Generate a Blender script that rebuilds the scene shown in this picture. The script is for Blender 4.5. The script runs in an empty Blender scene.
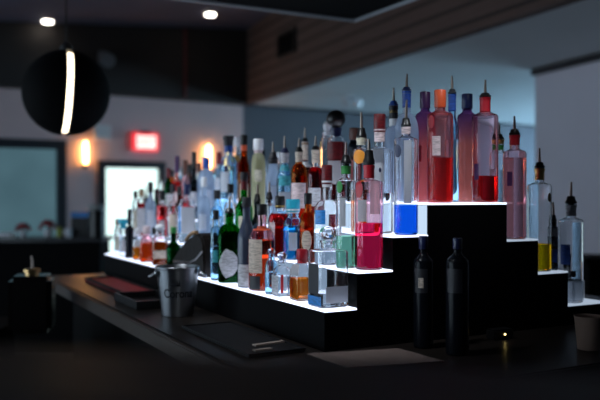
import bpy, bmesh, math, random
from mathutils import Vector, Matrix
random.seed(7)
sc = bpy.context.scene
COL = sc.collection
PI = math.pi

# ------------------------------------------------------------------ camera and frame
HC, F, HY = 1.5, 780.0, 195.0          # eye height, focal length in px (600 px wide), horizon row
U = Vector((-0.474, 0.8805))           # along the lit display, away from the viewer
V = Vector((0.8805, 0.474))            # across the display, to the right
P0 = Vector((0.064, 1.983))            # near left corner of the display


def at(px, y, Y):
    """point seen at pixel (px, y) at depth Y"""
    return Vector(((px - 300) / F * Y, Y, HC - (y - HY) / F * Y))


def pos(s, t, z=0.0):
    p = P0 + V * s + U * t
    return Vector((p.x, p.y, z))


# ------------------------------------------------------------------ materials
MATS = {}


def new_mat(name):
    m = bpy.data.materials.new(name)
    m.use_nodes = True
    nt = m.node_tree
    nt.nodes.clear()
    out = nt.nodes.new('ShaderNodeOutputMaterial')
    return m, nt, out


def pbr(name, col, rough=0.5, metal=0.0, noise=0.0, scale=8.0, stretch=None, emit=None, estr=0.0, coat=0.0, bump=0.0, spec=0.5):
    if name in MATS:
        return MATS[name]
    m, nt, out = new_mat(name)
    b = nt.nodes.new('ShaderNodeBsdfPrincipled')
    b.inputs['Base Color'].default_value = (*col, 1)
    b.inputs['Roughness'].default_value = rough
    b.inputs['Metallic'].default_value = metal
    b.inputs['Specular IOR Level'].default_value = spec
    b.inputs['Coat Weight'].default_value = coat
    if noise > 0 or bump > 0:
        tc = nt.nodes.new('ShaderNodeTexCoord')
        mp = nt.nodes.new('ShaderNodeMapping')
        if stretch:
            mp.inputs['Scale'].default_value = stretch
        nz = nt.nodes.new('ShaderNodeTexNoise')
        nz.inputs['Scale'].default_value = scale
        nz.inputs['Detail'].default_value = 5
        nt.links.new(tc.outputs['Object'], mp.inputs[0])
        nt.links.new(mp.outputs[0], nz.inputs['Vector'])
        if noise > 0:
            mx = nt.nodes.new('ShaderNodeMix')
            mx.data_type = 'RGBA'
            mx.inputs[6].default_value = (*[c * (1 - noise) for c in col], 1)
            mx.inputs[7].default_value = (*[min(1, c * (1 + noise)) for c in col], 1)
            nt.links.new(nz.outputs['Fac'], mx.inputs[0])
            nt.links.new(mx.outputs[2], b.inputs['Base Color'])
        if bump > 0:
            bp = nt.nodes.new('ShaderNodeBump')
            bp.inputs['Strength'].default_value = bump
            bp.inputs['Distance'].default_value = 0.01
            nt.links.new(nz.outputs['Fac'], bp.inputs['Height'])
            nt.links.new(bp.outputs[0], b.inputs['Normal'])
    if emit:
        b.inputs['Emission Color'].default_value = (*emit, 1)
        b.inputs['Emission Strength'].default_value = estr
    nt.links.new(b.outputs[0], out.inputs[0])
    MATS[name] = m
    return m


def emis(name, col, strength):
    if name in MATS:
        return MATS[name]
    m, nt, out = new_mat(name)
    e = nt.nodes.new('ShaderNodeEmission')
    e.inputs[0].default_value = (*col, 1)
    e.inputs[1].default_value = strength
    nt.links.new(e.outputs[0], out.inputs[0])
    MATS[name] = m
    return m


def glass(name, col, rough=0.0, ior=1.45):
    if name in MATS:
        return MATS[name]
    m, nt, out = new_mat(name)
    g = nt.nodes.new('ShaderNodeBsdfGlass')
    g.inputs['Color'].default_value = (*col, 1)
    g.inputs['Roughness'].default_value = rough
    g.inputs['IOR'].default_value = ior
    nt.links.new(g.outputs[0], out.inputs[0])
    MATS[name] = m
    return m


def coated(name, col, amt, dcol):
    """tinted glass with a thin translucent colour coat"""
    m, nt, out = new_mat(name)
    g = nt.nodes.new('ShaderNodeBsdfGlass'); g.inputs['Color'].default_value = (*col, 1); g.inputs['IOR'].default_value = 1.45
    t = nt.nodes.new('ShaderNodeBsdfTranslucent'); t.inputs[0].default_value = (*dcol, 1)
    mx = nt.nodes.new('ShaderNodeMixShader'); mx.inputs[0].default_value = amt
    nt.links.new(g.outputs[0], mx.inputs[1]); nt.links.new(t.outputs[0], mx.inputs[2]); nt.links.new(mx.outputs[0], out.inputs[0])
    return m


def fade_glass(name, c0, c1, z0, z1):
    """glass tinted with a dip-dyed fade from c0 at height z0 to c1 at z1 (the glass itself is so coloured)"""
    m, nt, out = new_mat(name)
    g = nt.nodes.new('ShaderNodeBsdfGlass')
    g.inputs['IOR'].default_value = 1.45
    tc = nt.nodes.new('ShaderNodeTexCoord')
    sp = nt.nodes.new('ShaderNodeSeparateXYZ')
    mr = nt.nodes.new('ShaderNodeMapRange')
    mr.inputs[1].default_value = z0
    mr.inputs[2].default_value = z1
    mx = nt.nodes.new('ShaderNodeMix')
    mx.data_type = 'RGBA'
    mx.inputs[6].default_value = (*c0, 1)
    mx.inputs[7].default_value = (*c1, 1)
    nt.links.new(tc.outputs['Object'], sp.inputs[0])
    nt.links.new(sp.outputs[2], mr.inputs[0])
    nt.links.new(mr.outputs[0], mx.inputs[0])
    nt.links.new(mx.outputs[2], g.inputs['Color'])
    t = nt.nodes.new('ShaderNodeBsdfTranslucent'); nt.links.new(mx.outputs[2], t.inputs[0])
    ms = nt.nodes.new('ShaderNodeMixShader'); ms.inputs[0].default_value = .22
    nt.links.new(g.outputs[0], ms.inputs[1]); nt.links.new(t.outputs[0], ms.inputs[2]); nt.links.new(ms.outputs[0], out.inputs[0])
    return m


def wood(name, c0, c1, rough, scale, axis_scale, coat=0.0, planks=None, spec=.5):
    m, nt, out = new_mat(name)
    b = nt.nodes.new('ShaderNodeBsdfPrincipled')
    b.inputs['Roughness'].default_value = rough
    b.inputs['Coat Weight'].default_value = coat
    b.inputs['Specular IOR Level'].default_value = spec
    tc = nt.nodes.new('ShaderNodeTexCoord')
    mp = nt.nodes.new('ShaderNodeMapping')
    mp.inputs['Scale'].default_value = axis_scale
    nz = nt.nodes.new('ShaderNodeTexNoise')
    nz.inputs['Scale'].default_value = scale
    nz.inputs['Detail'].default_value = 6
    nz.inputs['Distortion'].default_value = 0.6
    mx = nt.nodes.new('ShaderNodeMix')
    mx.data_type = 'RGBA'
    mx.inputs[6].default_value = (*c0, 1)
    mx.inputs[7].default_value = (*c1, 1)
    nt.links.new(tc.outputs['Object'], mp.inputs[0])
    nt.links.new(mp.outputs[0], nz.inputs['Vector'])
    nt.links.new(nz.outputs['Fac'], mx.inputs[0])
    last = mx.outputs[2]
    if planks:
        sp = nt.nodes.new('ShaderNodeSeparateXYZ')
        nt.links.new(tc.outputs['Object'], sp.inputs[0])
        md = nt.nodes.new('ShaderNodeMath'); md.operation = 'MODULO'
        md.inputs[1].default_value = planks
        nt.links.new(sp.outputs[2], md.inputs[0])
        lt = nt.nodes.new('ShaderNodeMath'); lt.operation = 'LESS_THAN'
        lt.inputs[1].default_value = planks * 0.2
        nt.links.new(md.outputs[0], lt.inputs[0])
        m2 = nt.nodes.new('ShaderNodeMix'); m2.data_type = 'RGBA'
        nt.links.new(lt.outputs[0], m2.inputs[0])
        nt.links.new(last, m2.inputs[6])
        m2.inputs[7].default_value = (*[c * 0.3 for c in c0], 1)
        last = m2.outputs[2]
    nt.links.new(last, b.inputs['Base Color'])
    nt.links.new(b.outputs[0], out.inputs[0])
    return m


# ------------------------------------------------------------------ mesh helpers
def link(name, me, m, parent=None, loc=None):
    o = bpy.data.objects.new(name, me)
    COL.objects.link(o)
    if m is not None:
        me.materials.append(m)
    if parent is not None:
        o.parent = parent
    if loc is not None:
        o.location = loc
    return o


def finish(bm, name, m, parent=None, loc=None, smooth=True, ang=38):
    bmesh.ops.recalc_face_normals(bm, faces=bm.faces)
    me = bpy.data.meshes.new(name)
    bm.to_mesh(me)
    bm.free()
    if smooth:
        for p in me.polygons:
            p.use_smooth = True
        me.set_sharp_from_angle(angle=math.radians(ang))
    return link(name, me, m, parent, loc)


def add_box(bm, lo, hi, mat=None, bevel=0.0):
    x0, y0, z0 = lo
    x1, y1, z1 = hi
    b2 = bmesh.new()
    vs = [b2.verts.new(c) for c in ((x0, y0, z0), (x1, y0, z0), (x1, y1, z0), (x0, y1, z0), (x0, y0, z1), (x1, y0, z1), (x1, y1, z1), (x0, y1, z1))]
    for f in ((0, 3, 2, 1), (4, 5, 6, 7), (0, 1, 5, 4), (1, 2, 6, 5), (2, 3, 7, 6), (3, 0, 4, 7)):
        b2.faces.new([vs[i] for i in f])
    if bevel:
        bmesh.ops.bevel(b2, geom=list(b2.edges), offset=bevel, segments=2, affect='EDGES')
    merge(bm, b2, mat)


def merge(bm, b2, mat=None):
    if mat is not None:
        bmesh.ops.transform(b2, matrix=mat, verts=b2.verts)
    mp = {v: bm.verts.new(v.co) for v in b2.verts}
    for f in b2.faces:
        try:
            bm.faces.new([mp[v] for v in f.verts])
        except ValueError:
            pass
    b2.free()


def add_lathe(bm, prof, seg=24, mat=None):
    """closed solid of revolution; prof = [(r, z)] bottom to top, caps added where r > 0"""
    b2 = bmesh.new()
    rings = []
    for r, z in prof:
        if r < 1e-6:
            rings.append([b2.verts.new((0, 0, z))])
        else:
            rings.append([b2.verts.new((r * math.cos(2 * PI * i / seg), r * math.sin(2 * PI * i / seg), z)) for i in range(seg)])
    for a, b in zip(rings, rings[1:]):
        for i in range(seg):
            j = (i + 1) % seg
            if len(a) == 1 and len(b) == 1:
                continue
            if len(a) == 1:
                b2.faces.new((a[0], b[j], b[i]))
            elif len(b) == 1:
                b2.faces.new((a[i], a[j], b[0]))
            else:
                b2.faces.new((a[i], a[j], b[j], b[i]))
    if len(rings[0]) > 1:
        b2.faces.new(rings[0][::-1])
    if len(rings[-1]) > 1:
        b2.faces.new(rings[-1])
    merge(bm, b2, mat)


def add_tube(bm, pts, rad, seg=10, cap=True):
    pts = [Vector(p) for p in pts]
    n = len(pts)
    rads = rad if isinstance(rad, (list, tuple)) else [rad] * n
    rings = []
    prev = None
    for i, p in enumerate(pts):
        d = (pts[min(i + 1, n - 1)] - pts[max(i - 1, 0)]).normalized()
        a = prev if prev else (Vector((1, 0, 0)) if abs(d.x) < 0.9 else Vector((0, 1, 0)))
        x = (a - d * a.dot(d)).normalized()
        prev = x
        y = d.cross(x)
        rings.append([bm.verts.new(p + (x * math.cos(2 * PI * k / seg) + y * math.sin(2 * PI * k / seg)) * rads[i]) for k in range(seg)])
    for a, b in zip(rings, rings[1:]):
        for k in range(seg):
            bm.faces.new((a[k], a[(k + 1) % seg], b[(k + 1) % seg], b[k]))
    if cap:
        bm.faces.new(rings[0][::-1])
        bm.faces.new(rings[-1])


def add_prism(bm, poly, z0, z1):
    a = [bm.verts.new((p[0], p[1], z0)) for p in poly]
    b = [bm.verts.new((p[0], p[1], z1)) for p in poly]
    n = len(poly)
    bm.faces.new(a[::-1])
    bm.faces.new(b)
    for i in range(n):
        bm.faces.new((a[i], a[(i + 1) % n], b[(i + 1) % n], b[i]))


def empty(name, loc, label=None, cat=None, rz=0.0, group=None):
    o = bpy.data.objects.new(name, None)
    COL.objects.link(o)
    o.empty_display_size = 0.05
    o.location = loc
    o.rotation_euler = (0, 0, rz)
    if label:
        o['label'] = label
        o['category'] = cat
    if group:
        o['group'] = group
    return o


def struct(o):
    o['kind'] = 'structure'
    return o


def tag(o, label, cat, group=None):
    o['label'] = label
    o['category'] = cat
    if group:
        o['group'] = group
    return o


# ------------------------------------------------------------------ shared materials
M_black = pbr('black_plastic', (0.008, 0.008, 0.009), 0.35)
M_matte = pbr('matte_black', (0.003, 0.003, 0.0035), 0.8, spec=.08)
M_disp = pbr('black_laminate', (0.002, 0.002, 0.0025), 0.5, spec=.04)
M_led = emis('frosted_led_top', (0.71, 0.79, 1.0), 2.1)
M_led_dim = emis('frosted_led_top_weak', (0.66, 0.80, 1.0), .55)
M_riser = emis('frosted_led_riser', (0.52, 0.72, 1.0), 0.45)
M_riser_top = emis('frosted_led_riser_bright', (0.60, 0.78, 1.0), .95)
M_chrome = pbr('brushed_steel', (0.55, 0.56, 0.58), 0.28, 1.0)
M_spout = pbr('spout_steel', (0.36, 0.29, 0.25), 0.3, 1.0)
M_white = pbr('white_paint', (0.75, 0.76, 0.8), 0.5)
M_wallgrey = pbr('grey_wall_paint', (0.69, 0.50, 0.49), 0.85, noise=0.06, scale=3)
M_wallblue = pbr('pale_wall_paint', (0.72, 0.70, 0.80), 0.85, noise=0.05, scale=2)
M_ceil = pbr('ceiling_paint', (0.70, 0.74, 0.76), 0.8, noise=0.05, scale=2)
M_darkceil = pbr('dark_ceiling_paint', (0.13, 0.125, 0.19), 0.8, noise=0.2, scale=2)
M_darkwall = pbr('dark_wall_panel', (0.020, 0.015, 0.014), 0.75, noise=0.3, scale=2)
M_plank = wood('bulkhead_planks', (0.075, 0.040, 0.032), (0.14, 0.085, 0.070), 0.7, 4, (1, 1, 14), planks=0.14)
M_counter = wood('dark_bar_top', (0.010, 0.0085, 0.008), (0.024, 0.018, 0.015), 0.34, 10, (2, 2, 2), spec=.2)
M_edge = wood('brown_wood_edge', (0.03, 0.02, 0.014), (0.065, 0.042, 0.03), 0.45, 12, (2, 2, 8))  # edge strip in a lighter brown than the bar top
M_ledge = wood('foreground_wood', (0.05, 0.034, 0.030), (0.075, 0.05, 0.042), 0.5, 3, (1, 10, 10))
M_floor = pbr('dark_floor', (0.02, 0.018, 0.017), 0.28, noise=0.3, scale=2)

# ------------------------------------------------------------------ room shell
bm = bmesh.new(); add_box(bm, (-9, -3, -0.05), (9, 18, 0.0))
struct(finish(bm, 'floor', M_floor, smooth=False))

W0 = Vector((-0.896, 10.75)); WD = Vector((0.834, 0.5518)).normalized(); WN = Vector((0.5518, -0.834)).normalized()


def ceil_z(x):
    return 3.46 + .105 * (x + 3.48)     # the main ceiling rises gently to the right


def wallpt(px, off=0.0):
    """point of the back wall under pixel column px"""
    k = (px - 300) / F
    w = W0 + WN * off
    a = (k * w.y - w.x) / (WD.x - k * WD.y)
    return w + WD * a


def wall_z(px, y):
    return HC - (y - HY) / F * wallpt(px).y


WROT = math.atan2(WD.y, WD.x)


def wall_frame(px, off=0.0):
    p = wallpt(px, off)
    return Matrix.Translation((p.x, p.y, 0)) @ Matrix.Rotation(WROT, 4, 'Z')


def wall_span(px0, px1):
    return (wallpt(px1) - wallpt(px0)).length


def wall_poly(bm, a0, a1, z0, z1, thick, base=0.0):
    """box on the back wall from distance a0 to a1 along it (from W0)"""
    m = Matrix.Translation((W0.x, W0.y, 0)) @ Matrix.Rotation(WROT, 4, 'Z')
    add_box(bm, (a0, base, z0), (a1, base + thick, z1), m)


def along(px):
    return (wallpt(px) - W0).dot(WD)


# back wall with real openings for the window and the door
aw0, aw1 = -7.0, along(66)
ad0, ad1 = along(98), along(165)
zw1 = wall_z(40, 139.5); zw0 = 0.85
zd1 = wall_z(130, 161)
bm = bmesh.new()
wall_poly(bm, -8.0, aw0, 0, 2.74, 0.14)
wall_poly(bm, aw0, aw1, zw1, 2.74, 0.14)
wall_poly(bm, aw0, aw1, 0, zw0, 0.14)
wall_poly(bm, aw1, ad0, 0, 2.74, 0.14)
wall_poly(bm, ad0, ad1, zd1, 2.74, 0.14)
wall_poly(bm, ad1, along(243), 0, 2.74, 0.14)
struct(finish(bm, 'wall_back', M_wallgrey, smooth=False))
bm = bmesh.new(); wall_poly(bm, along(243) + .001, 8.6, 0, 2.74, 0.14)  # right stretch of the back wall in a darker blue grey
struct(finish(bm, 'wall_back_right', pbr('slate_blue_wall', (.115, .118, .138), .85, noise=.05, scale=2), smooth=False))
bm = bmesh.new(); wall_poly(bm, -8.0, 8.6, 2.742, 4.20, 0.34, -0.2)
struct(finish(bm, 'wall_back_upper', M_darkwall, smooth=False))
MB = Matrix.Translation((W0.x, W0.y, 0)) @ Matrix.Rotation(WROT, 4, 'Z')


def frame_bars(bm, a0, a1, z0, z1, w, mat=MB, y0=-0.03, y1=0.08):
    add_box(bm, (a0, y0, z0), (a0 + w, y1, z1), mat)
    add_box(bm, (a1 - w, y0, z0), (a1, y1, z1), mat)
    add_box(bm, (a0 + w, y0, z1 - w), (a1 - w, y1, z1), mat)
    add_box(bm, (a0 + w, y0, z0), (a1 - w, y1, z0 + w), mat)


M_frame = pbr('dark_frame_paint', (0.018, 0.021, 0.028), 0.45)
# dusk daylight behind the left window: a pale teal pane with soft variation
m, nt, out = new_mat('dusk_window_daylight')
e = nt.nodes.new('ShaderNodeEmission'); tc = nt.nodes.new('ShaderNodeTexCoord'); nz = nt.nodes.new('ShaderNodeTexNoise')
nz.inputs['Scale'].default_value = 1.3
mx = nt.nodes.new('ShaderNodeMix'); mx.data_type = 'RGBA'
mx.inputs[6].default_value = (0.035, 0.075, 0.095, 1); mx.inputs[7].default_value = (0.095, 0.185, 0.225, 1)
nt.links.new(tc.outputs['Object'], nz.inputs['Vector']); nt.links.new(nz.outputs['Fac'], mx.inputs[0])
nt.links.new(mx.outputs[2], e.inputs[0]); e.inputs[1].default_value = 1.0
nt.links.new(e.outputs[0], out.inputs[0])
M_dusk = m
M_day = emis('bright_daylight', (0.76, 1.0, 0.965), 1.5)
win = struct(empty('window_1', (0, 0, 0)))
bm = bmesh.new(); frame_bars(bm, aw0 + 0.002, aw1 - 0.002, zw0 + .002, zw1 - .002, 0.11)
finish(bm, 'window_frame', M_frame, win, smooth=False)
bm = bmesh.new(); add_box(bm, (aw0 + 0.10, 0.03, zw0 + .10), (aw1 - 0.10, 0.045, zw1 - 0.10), MB)
finish(bm, 'window_pane', M_dusk, win, smooth=False)
dr = struct(empty('door_1', (0, 0, 0)))
bm = bmesh.new(); frame_bars(bm, ad0 + 0.002, ad1 - 0.002, 0.002, zd1 - .002, 0.09)
finish(bm, 'door_frame', M_frame, dr, smooth=False)
bm = bmesh.new(); add_box(bm, (ad0 + 0.085, 0.03, 0.09), (ad1 - 0.085, 0.045, zd1 - 0.088), MB)
finish(bm, 'door_pane', M_day, dr, smooth=False)
bm = bmesh.new(); add_box(bm, (ad1 - 0.21, -0.06, 0.95), (ad1 - 0.19, -0.035, 1.4), MB)
finish(bm, 'door_handle', M_chrome, dr, smooth=False)

# ceilings and the plank-faced bulkhead
A = Vector((-0.754, 10.7)); B = Vector((1.6, 5.2)); AB = (B - A).normalized()
C_near = B + AB * 6.5
A2 = A - AB * 0.15
NR = Vector((-AB.y, AB.x))             # to the right of the face
if NR.x < 0:
    NR = -NR
bm = bmesh.new()
q = [A2, C_near, C_near + NR * 0.1, A2 + NR * 0.1]
add_prism(bm, q, 2.74, 4.25)
o = finish(bm, 'wall_bulkhead', M_plank, smooth=False); struct(o)
bm = bmesh.new()
far_r = Vector((7.0, 15.97)); 
add_prism(bm, [A2 + NR * 0.1, C_near + NR * 0.1, Vector((9, -3)), Vector((9, 17.5)), Vector((7.6, 16.4))], 2.742, 2.84)
struct(finish(bm, 'ceiling_lower', M_ceil, smooth=False))
bm = bmesh.new()
add_prism(bm, [(-9, -3), (C_near.x + .1, -3), (C_near.x + .1, C_near.y), (A2.x + .1, A2.y + .5), (A2.x, 11.6), (-9, 6)], 0, .08)
for v_ in bm.verts:
    v_.co.z += ceil_z(v_.co.x)
struct(finish(bm, 'ceiling', M_darkceil, smooth=False))
# pale partition on the right
R0 = Vector((2.33, 7.74)); RD = Vector((0.305, -0.89)).normalized(); R1 = R0 + RD * 5.5
RN = Vector((0.89, 0.305)).normalized()
bm = bmesh.new(); add_prism(bm, [R0, R1, R1 + RN * 0.14, R0 + RN * 0.14], 0.0, 2.738)
struct(finish(bm, 'wall_right', M_wallblue, smooth=False))

# unseen windows added to light bottles and walls: left wall, and the alcove behind the partition
M_fill = emis('added_daylight', (0.66, 0.84, 1.0), 4.8)
M_fill2 = emis('added_alcove_daylight', (0.42, 0.74, 1.0), 18.0)


def added_window_wall(wname, mat, length, openings, z0, z1, first, pane, top=3.12):
    """wall along local x with real openings, each holding an added, framed glowing pane"""
    bm = bmesh.new()
    x = 0.0
    for a, b in openings:
        add_box(bm, (x, 0, 0), (a, .15, top), mat)
        add_box(bm, (a, 0, 0), (b, .15, z0), mat)
        add_box(bm, (a, 0, z1), (b, .15, top), mat)
        x = b
    add_box(bm, (x, 0, 0), (length, .15, top), mat)
    struct(finish(bm, wname, M_wallgrey, smooth=False))
    for i, (a, b) in enumerate(openings):
        r_ = struct(empty('window_%d' % (first + i), (0, 0, 0)))  # added window out of view, there as a light source
        bm = bmesh.new(); frame_bars(bm, a + .002, b - .002, z0 + .002, z1 - .002, .06, mat, .0, .10)
        add_box(bm, ((a + b) / 2 - .025, .0, z0 + .06), ((a + b) / 2 + .025, .10, z1 - .06), mat)
        finish(bm, 'window_frame', M_frame, r_, smooth=False)
        bm = bmesh.new(); add_box(bm, (a + .055, .06, z0 + .055), (b - .055, .075, z1 - .055), mat); finish(bm, 'window_pane', pane, r_, smooth=False)


added_window_wall('wall_left', Matrix.Translation((-6.6, -3, 0)) @ Matrix.Rotation(PI / 2, 4, 'Z'), 9.3, [(.6, 2.6), (3.4, 5.4), (6.2, 8.2)], .12, 2.6, 2, M_fill)
added_window_wall('wall_alcove', Matrix.Translation((6.3, 15.2, 0)) @ Matrix.Rotation(-PI / 2, 4, 'Z'), 7.5, [(1.0, 3.2), (4.0, 6.2)], .9, 2.4, 5, M_fill2, 2.738)

bm = bmesh.new(); add_prism(bm, [R0 - RN * .05, R1 - RN * .05, R1 - RN * .001, R0 - RN * .001], 2.68, 2.74)
struct(finish(bm, 'dark_strip_1', M_frame, smooth=False))  # dark strip along the top of the partition

# ------------------------------------------------------------------ fittings on the back wall and ceilings
M_warm = emis('warm_lamp', (1.0, 0.48, 0.15), 26.0)


def sconce(px, y0, y1, wpx, label, gm):
    p = wallpt(px, 0.0)
    z0, z1 = wall_z(px, y1), wall_z(px, y0)
    r = wpx * .25 / F * p.y
    root = empty('wall_sconce', (p.x, p.y, z0), label, 'wall lamp', WROT, 'wall sconces')
    h = z1 - z0
    bm = bmesh.new(); add_box(bm, (-r * .6, -0.02, -0.06), (r * .6, 0.0, h * .6), bevel=.004)
    finish(bm, 'backplate', M_frame, root)
    bm = bmesh.new(); add_lathe(bm, [(r * .7, -0.05), (r, -0.04), (r, 0.0), (r * .5, 0.004)], 20, Matrix.Translation((0, -0.02 - r, 0)))
    finish(bm, 'holder', M_frame, root)
    bm = bmesh.new(); add_lathe(bm, [(r * .8, 0.002), (r * .95, .02), (r * .95, h - .03), (r * .6, h), (0, h + .005)], 20, Matrix.Translation((0, -0.02 - r, 0)))
    finish(bm, 'glass_tube', M_warm, root)
    return root


sconce(84.5, 142, 164, 7.5, 'small warm tube wall lamp between the left window and the door', 0)
sconce(207, 146, 168, 9, 'warm glowing wall lamp seen just behind the blurred far bottles', 0)

# exit sign
p = wallpt(144.5, 0.0)
ez0, ez1 = wall_z(144.5, 151), wall_z(144.5, 133.5)
ew = wall_span(132, 157)
root = empty('exit_sign', (p.x, p.y, ez0), 'glowing red EXIT sign on the grey wall above the bright door', 'exit sign', WROT)
eh = ez1 - ez0
bm = bmesh.new(); add_box(bm, (-ew / 2, -0.06, 0), (ew / 2, 0, eh), bevel=.006)
finish(bm, 'housing', emis('exit_red_body', (1.0, 0.05, 0.07), 1.1), root)
bm = bmesh.new(); add_box(bm, (-ew * .38, -0.066, eh * .14), (ew * .38, -0.058, eh * .86), bevel=.002)
finish(bm, 'face_panel', emis('exit_face', (1.0, 0.62, 0.58), 2.2), root)
fc = bpy.data.curves.new('exit_letters', 'FONT'); fc.body = 'EXIT'; fc.align_x = 'CENTER'; fc.align_y = 'CENTER'; fc.size = eh * .62; fc.extrude = .002
fo = bpy.data.objects.new('tmp', fc); COL.objects.link(fo)
bpy.context.view_layer.update()
dg = bpy.context.evaluated_depsgraph_get()
me = bpy.data.meshes.new_from_object(fo.evaluated_get(dg)); bpy.data.objects.remove(fo)
xs = [v.co.x for v in me.vertices]
k = ew * .66 / (max(xs) - min(xs))
me.transform(Matrix.Translation((0, -0.068, eh * .5)) @ Matrix.Rotation(PI / 2, 4, 'X') @ Matrix.Diagonal((k, 1, 1, 1)))
me.materials.clear()
link('letters', me, emis('exit_letter_red', (1.0, 0.10, 0.10), 1.6), root)
bm = bmesh.new(); add_box(bm, (-ew * .2, -0.05, eh), (ew * .2, 0, eh + .03), bevel=.003)
finish(bm, 'mounting_bracket', M_frame, root)

# pale box above the sconce
p = wallpt(101, 0); z0, z1 = wall_z(101, 140), wall_z(101, 125); w = wall_span(93, 110)
root = empty('wall_box', (p.x, p.y, z0), 'small pale box mounted on the wall beside the globe pendant', 'wall box', WROT)
bm = bmesh.new(); add_box(bm, (-w / 2, -0.07, 0), (w / 2, 0, z1 - z0), bevel=.012); finish(bm, 'housing', pbr('pale_box', (.85, .78, .76), .5), root)
bm = bmesh.new()
for i in range(5):
    add_box(bm, (-w * .4, -0.074, .03 + i * .03), (w * .4, -0.068, .042 + i * .03))
finish(bm, 'grille', pbr('pale_grille', (.70, .64, .63), .6), root)
# grey fixture on the dark upper wall
p = wallpt(103, 0.2); z0, z1 = wall_z(103, 70), wall_z(103, 51)
root = empty('wall_spotlight', (p.x, p.y, (z0 + z1) / 2), 'unlit grey spotlight fixture on the dark upper wall', 'spotlight', WROT)
bm = bmesh.new(); add_box(bm, (-.06, -.04, -.08), (.06, 0, .08), bevel=.008); finish(bm, 'mounting_plate', pbr('grey_fixture', (.10, .10, .11), .5), root)
bm = bmesh.new(); add_lathe(bm, [(.05, 0), (.06, .02), (.085, .12), (.09, .16)], 20, Matrix.Translation((.0, -.05, .0)) @ Matrix.Rotation(math.radians(115), 4, 'X'))
finish(bm, 'lamp_head', pbr('grey_fixture', (.10, .10, .11), .5), root)
# red conduit
p = wallpt(185.5, 0.215)
bm = bmesh.new(); add_tube(bm, [(0, 0, 2.75), (0, 0, ceil_z(-1.3) - .03)], .018)
for zz in (2.9, 3.2, 3.45):
    add_box(bm, (-.03, -.006, zz), (.03, .02, zz + .02))
tag(finish(bm, 'wall_conduit', pbr('red_pipe', (.11, .008, .008), .5), loc=(p.x, p.y, 0)), 'thin red vertical pipe on the dark upper wall', 'pipe')

# downlights
for px, y, lab in ((48, 20, 'round lit ceiling downlight at far left above the globe pendant'), (210.5, 13, 'round lit ceiling downlight left of the black hanging canopy')):
    Y = 9.0
    for _ in range(12):
        Y = (ceil_z((px - 300) / F * Y) - HC) * F / (HY - y)
    q = at(px, y, Y)
    root = empty('ceiling_downlight', (q.x, q.y, ceil_z(q.x) - .006), lab, 'downlight', 0, 'ceiling downlights')
    bm = bmesh.new(); add_lathe(bm, [(.062, -.012), (.085, -.008), (.09, 0), (.0, 0)], 28); finish(bm, 'trim_ring', pbr('downlight_trim', (.3, .3, .3), .5), root)
    bm = bmesh.new(); add_lathe(bm, [(.0, -.030), (.058, -.026), (.06, -.0125), (0, -.0125)], 28); finish(bm, 'lens', emis('downlight_lens', (1, .93, .82), 14), root)

# emergency twin heads under the low ceiling
q = at(349, 98, 9.8)
root = empty('ceiling_emergency_light', (q.x, q.y, 2.742), 'small pale twin-headed emergency light under the lower ceiling', 'emergency light', .4)
bm = bmesh.new(); add_box(bm, (-.07, -.05, -.06), (.07, .05, 0), bevel=.01); finish(bm, 'housing', M_white, root)
for sx in (-1, 1):
    bm = bmesh.new(); add_lathe(bm, [(.02, 0), (.045, .02), (.06, .08), (.05, .09)], 16, Matrix.Translation((sx * .06, -.04, -.08)) @ Matrix.Rotation(sx * .5, 4, 'Z') @ Matrix.Rotation(math.radians(105), 4, 'X'))
    finish(bm, 'lamp_head', M_white, root)

# vent on the plank face
k0, k1 = .212, .306
F3 = A.lerp(B, (k0 + k1) / 2)
ang = math.atan2((B - A).y, (B - A).x)
wv = (B - A).length * (k1 - k0)
root = empty('air_vent', (F3.x - NR.x * .002, F3.y - NR.y * .002, 3.15), 'dark square air vent on the plank bulkhead', 'vent', ang)
bm = bmesh.new(); frame_bars(bm, -wv / 2, wv / 2, 0, .30, .03, Matrix.Identity(4), -.03, -.002); finish(bm, 'vent_frame', pbr('vent_dark', (.016, .012, .011), .6), root, smooth=False)
bm = bmesh.new(); add_box(bm, (-wv / 2 + .02, -.008, .02), (wv / 2 - .02, -.002, .28))
for i in range(7):
    add_box(bm, (-wv / 2 + .03, -.014, -.004), (wv / 2 - .03, .0, .004), Matrix.Translation((0, -.012, .05 + i * .034)) @ Matrix.Rotation(.6, 4, 'X'))
finish(bm, 'vent_slats', M_matte, root, smooth=False)

# hanging canopy above the bar
cz = 2.40
K = Vector((0.285, 4.02))
root = empty('hanging_canopy', (K.x, K.y, cz), 'black hanging canopy panel with pale edge trim above the bar', 'canopy', math.atan2(V.y, V.x))
bm = bmesh.new(); add_box(bm, (-3.2, -3.4, 0), (0, 0, .14)); finish(bm, 'panel', M_matte, root, smooth=False)
bm = bmesh.new(); add_box(bm, (-3.2, -.016, -.012), (.0, 0, -.0005)); add_box(bm, (-.016, -3.4, -.012), (.0, -.016, -.0005)); finish(bm, 'edge_trim', pbr('pale_trim', (.30, .33, .35), .4), root, smooth=False)
for sx, sy in ((-.3, -.3), (-2.9, -.3), (-.3, -3.1), (-2.9, -3.1)):
    bm = bmesh.new(); add_tube(bm, [(sx, sy, .14), (sx, sy, ceil_z(K.x + sx * V.x - sy * V.y) - cz if (K.x + sx) < 1 else .34)], .006, 8); finish(bm, 'hanger_rod', M_black, root)

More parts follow.
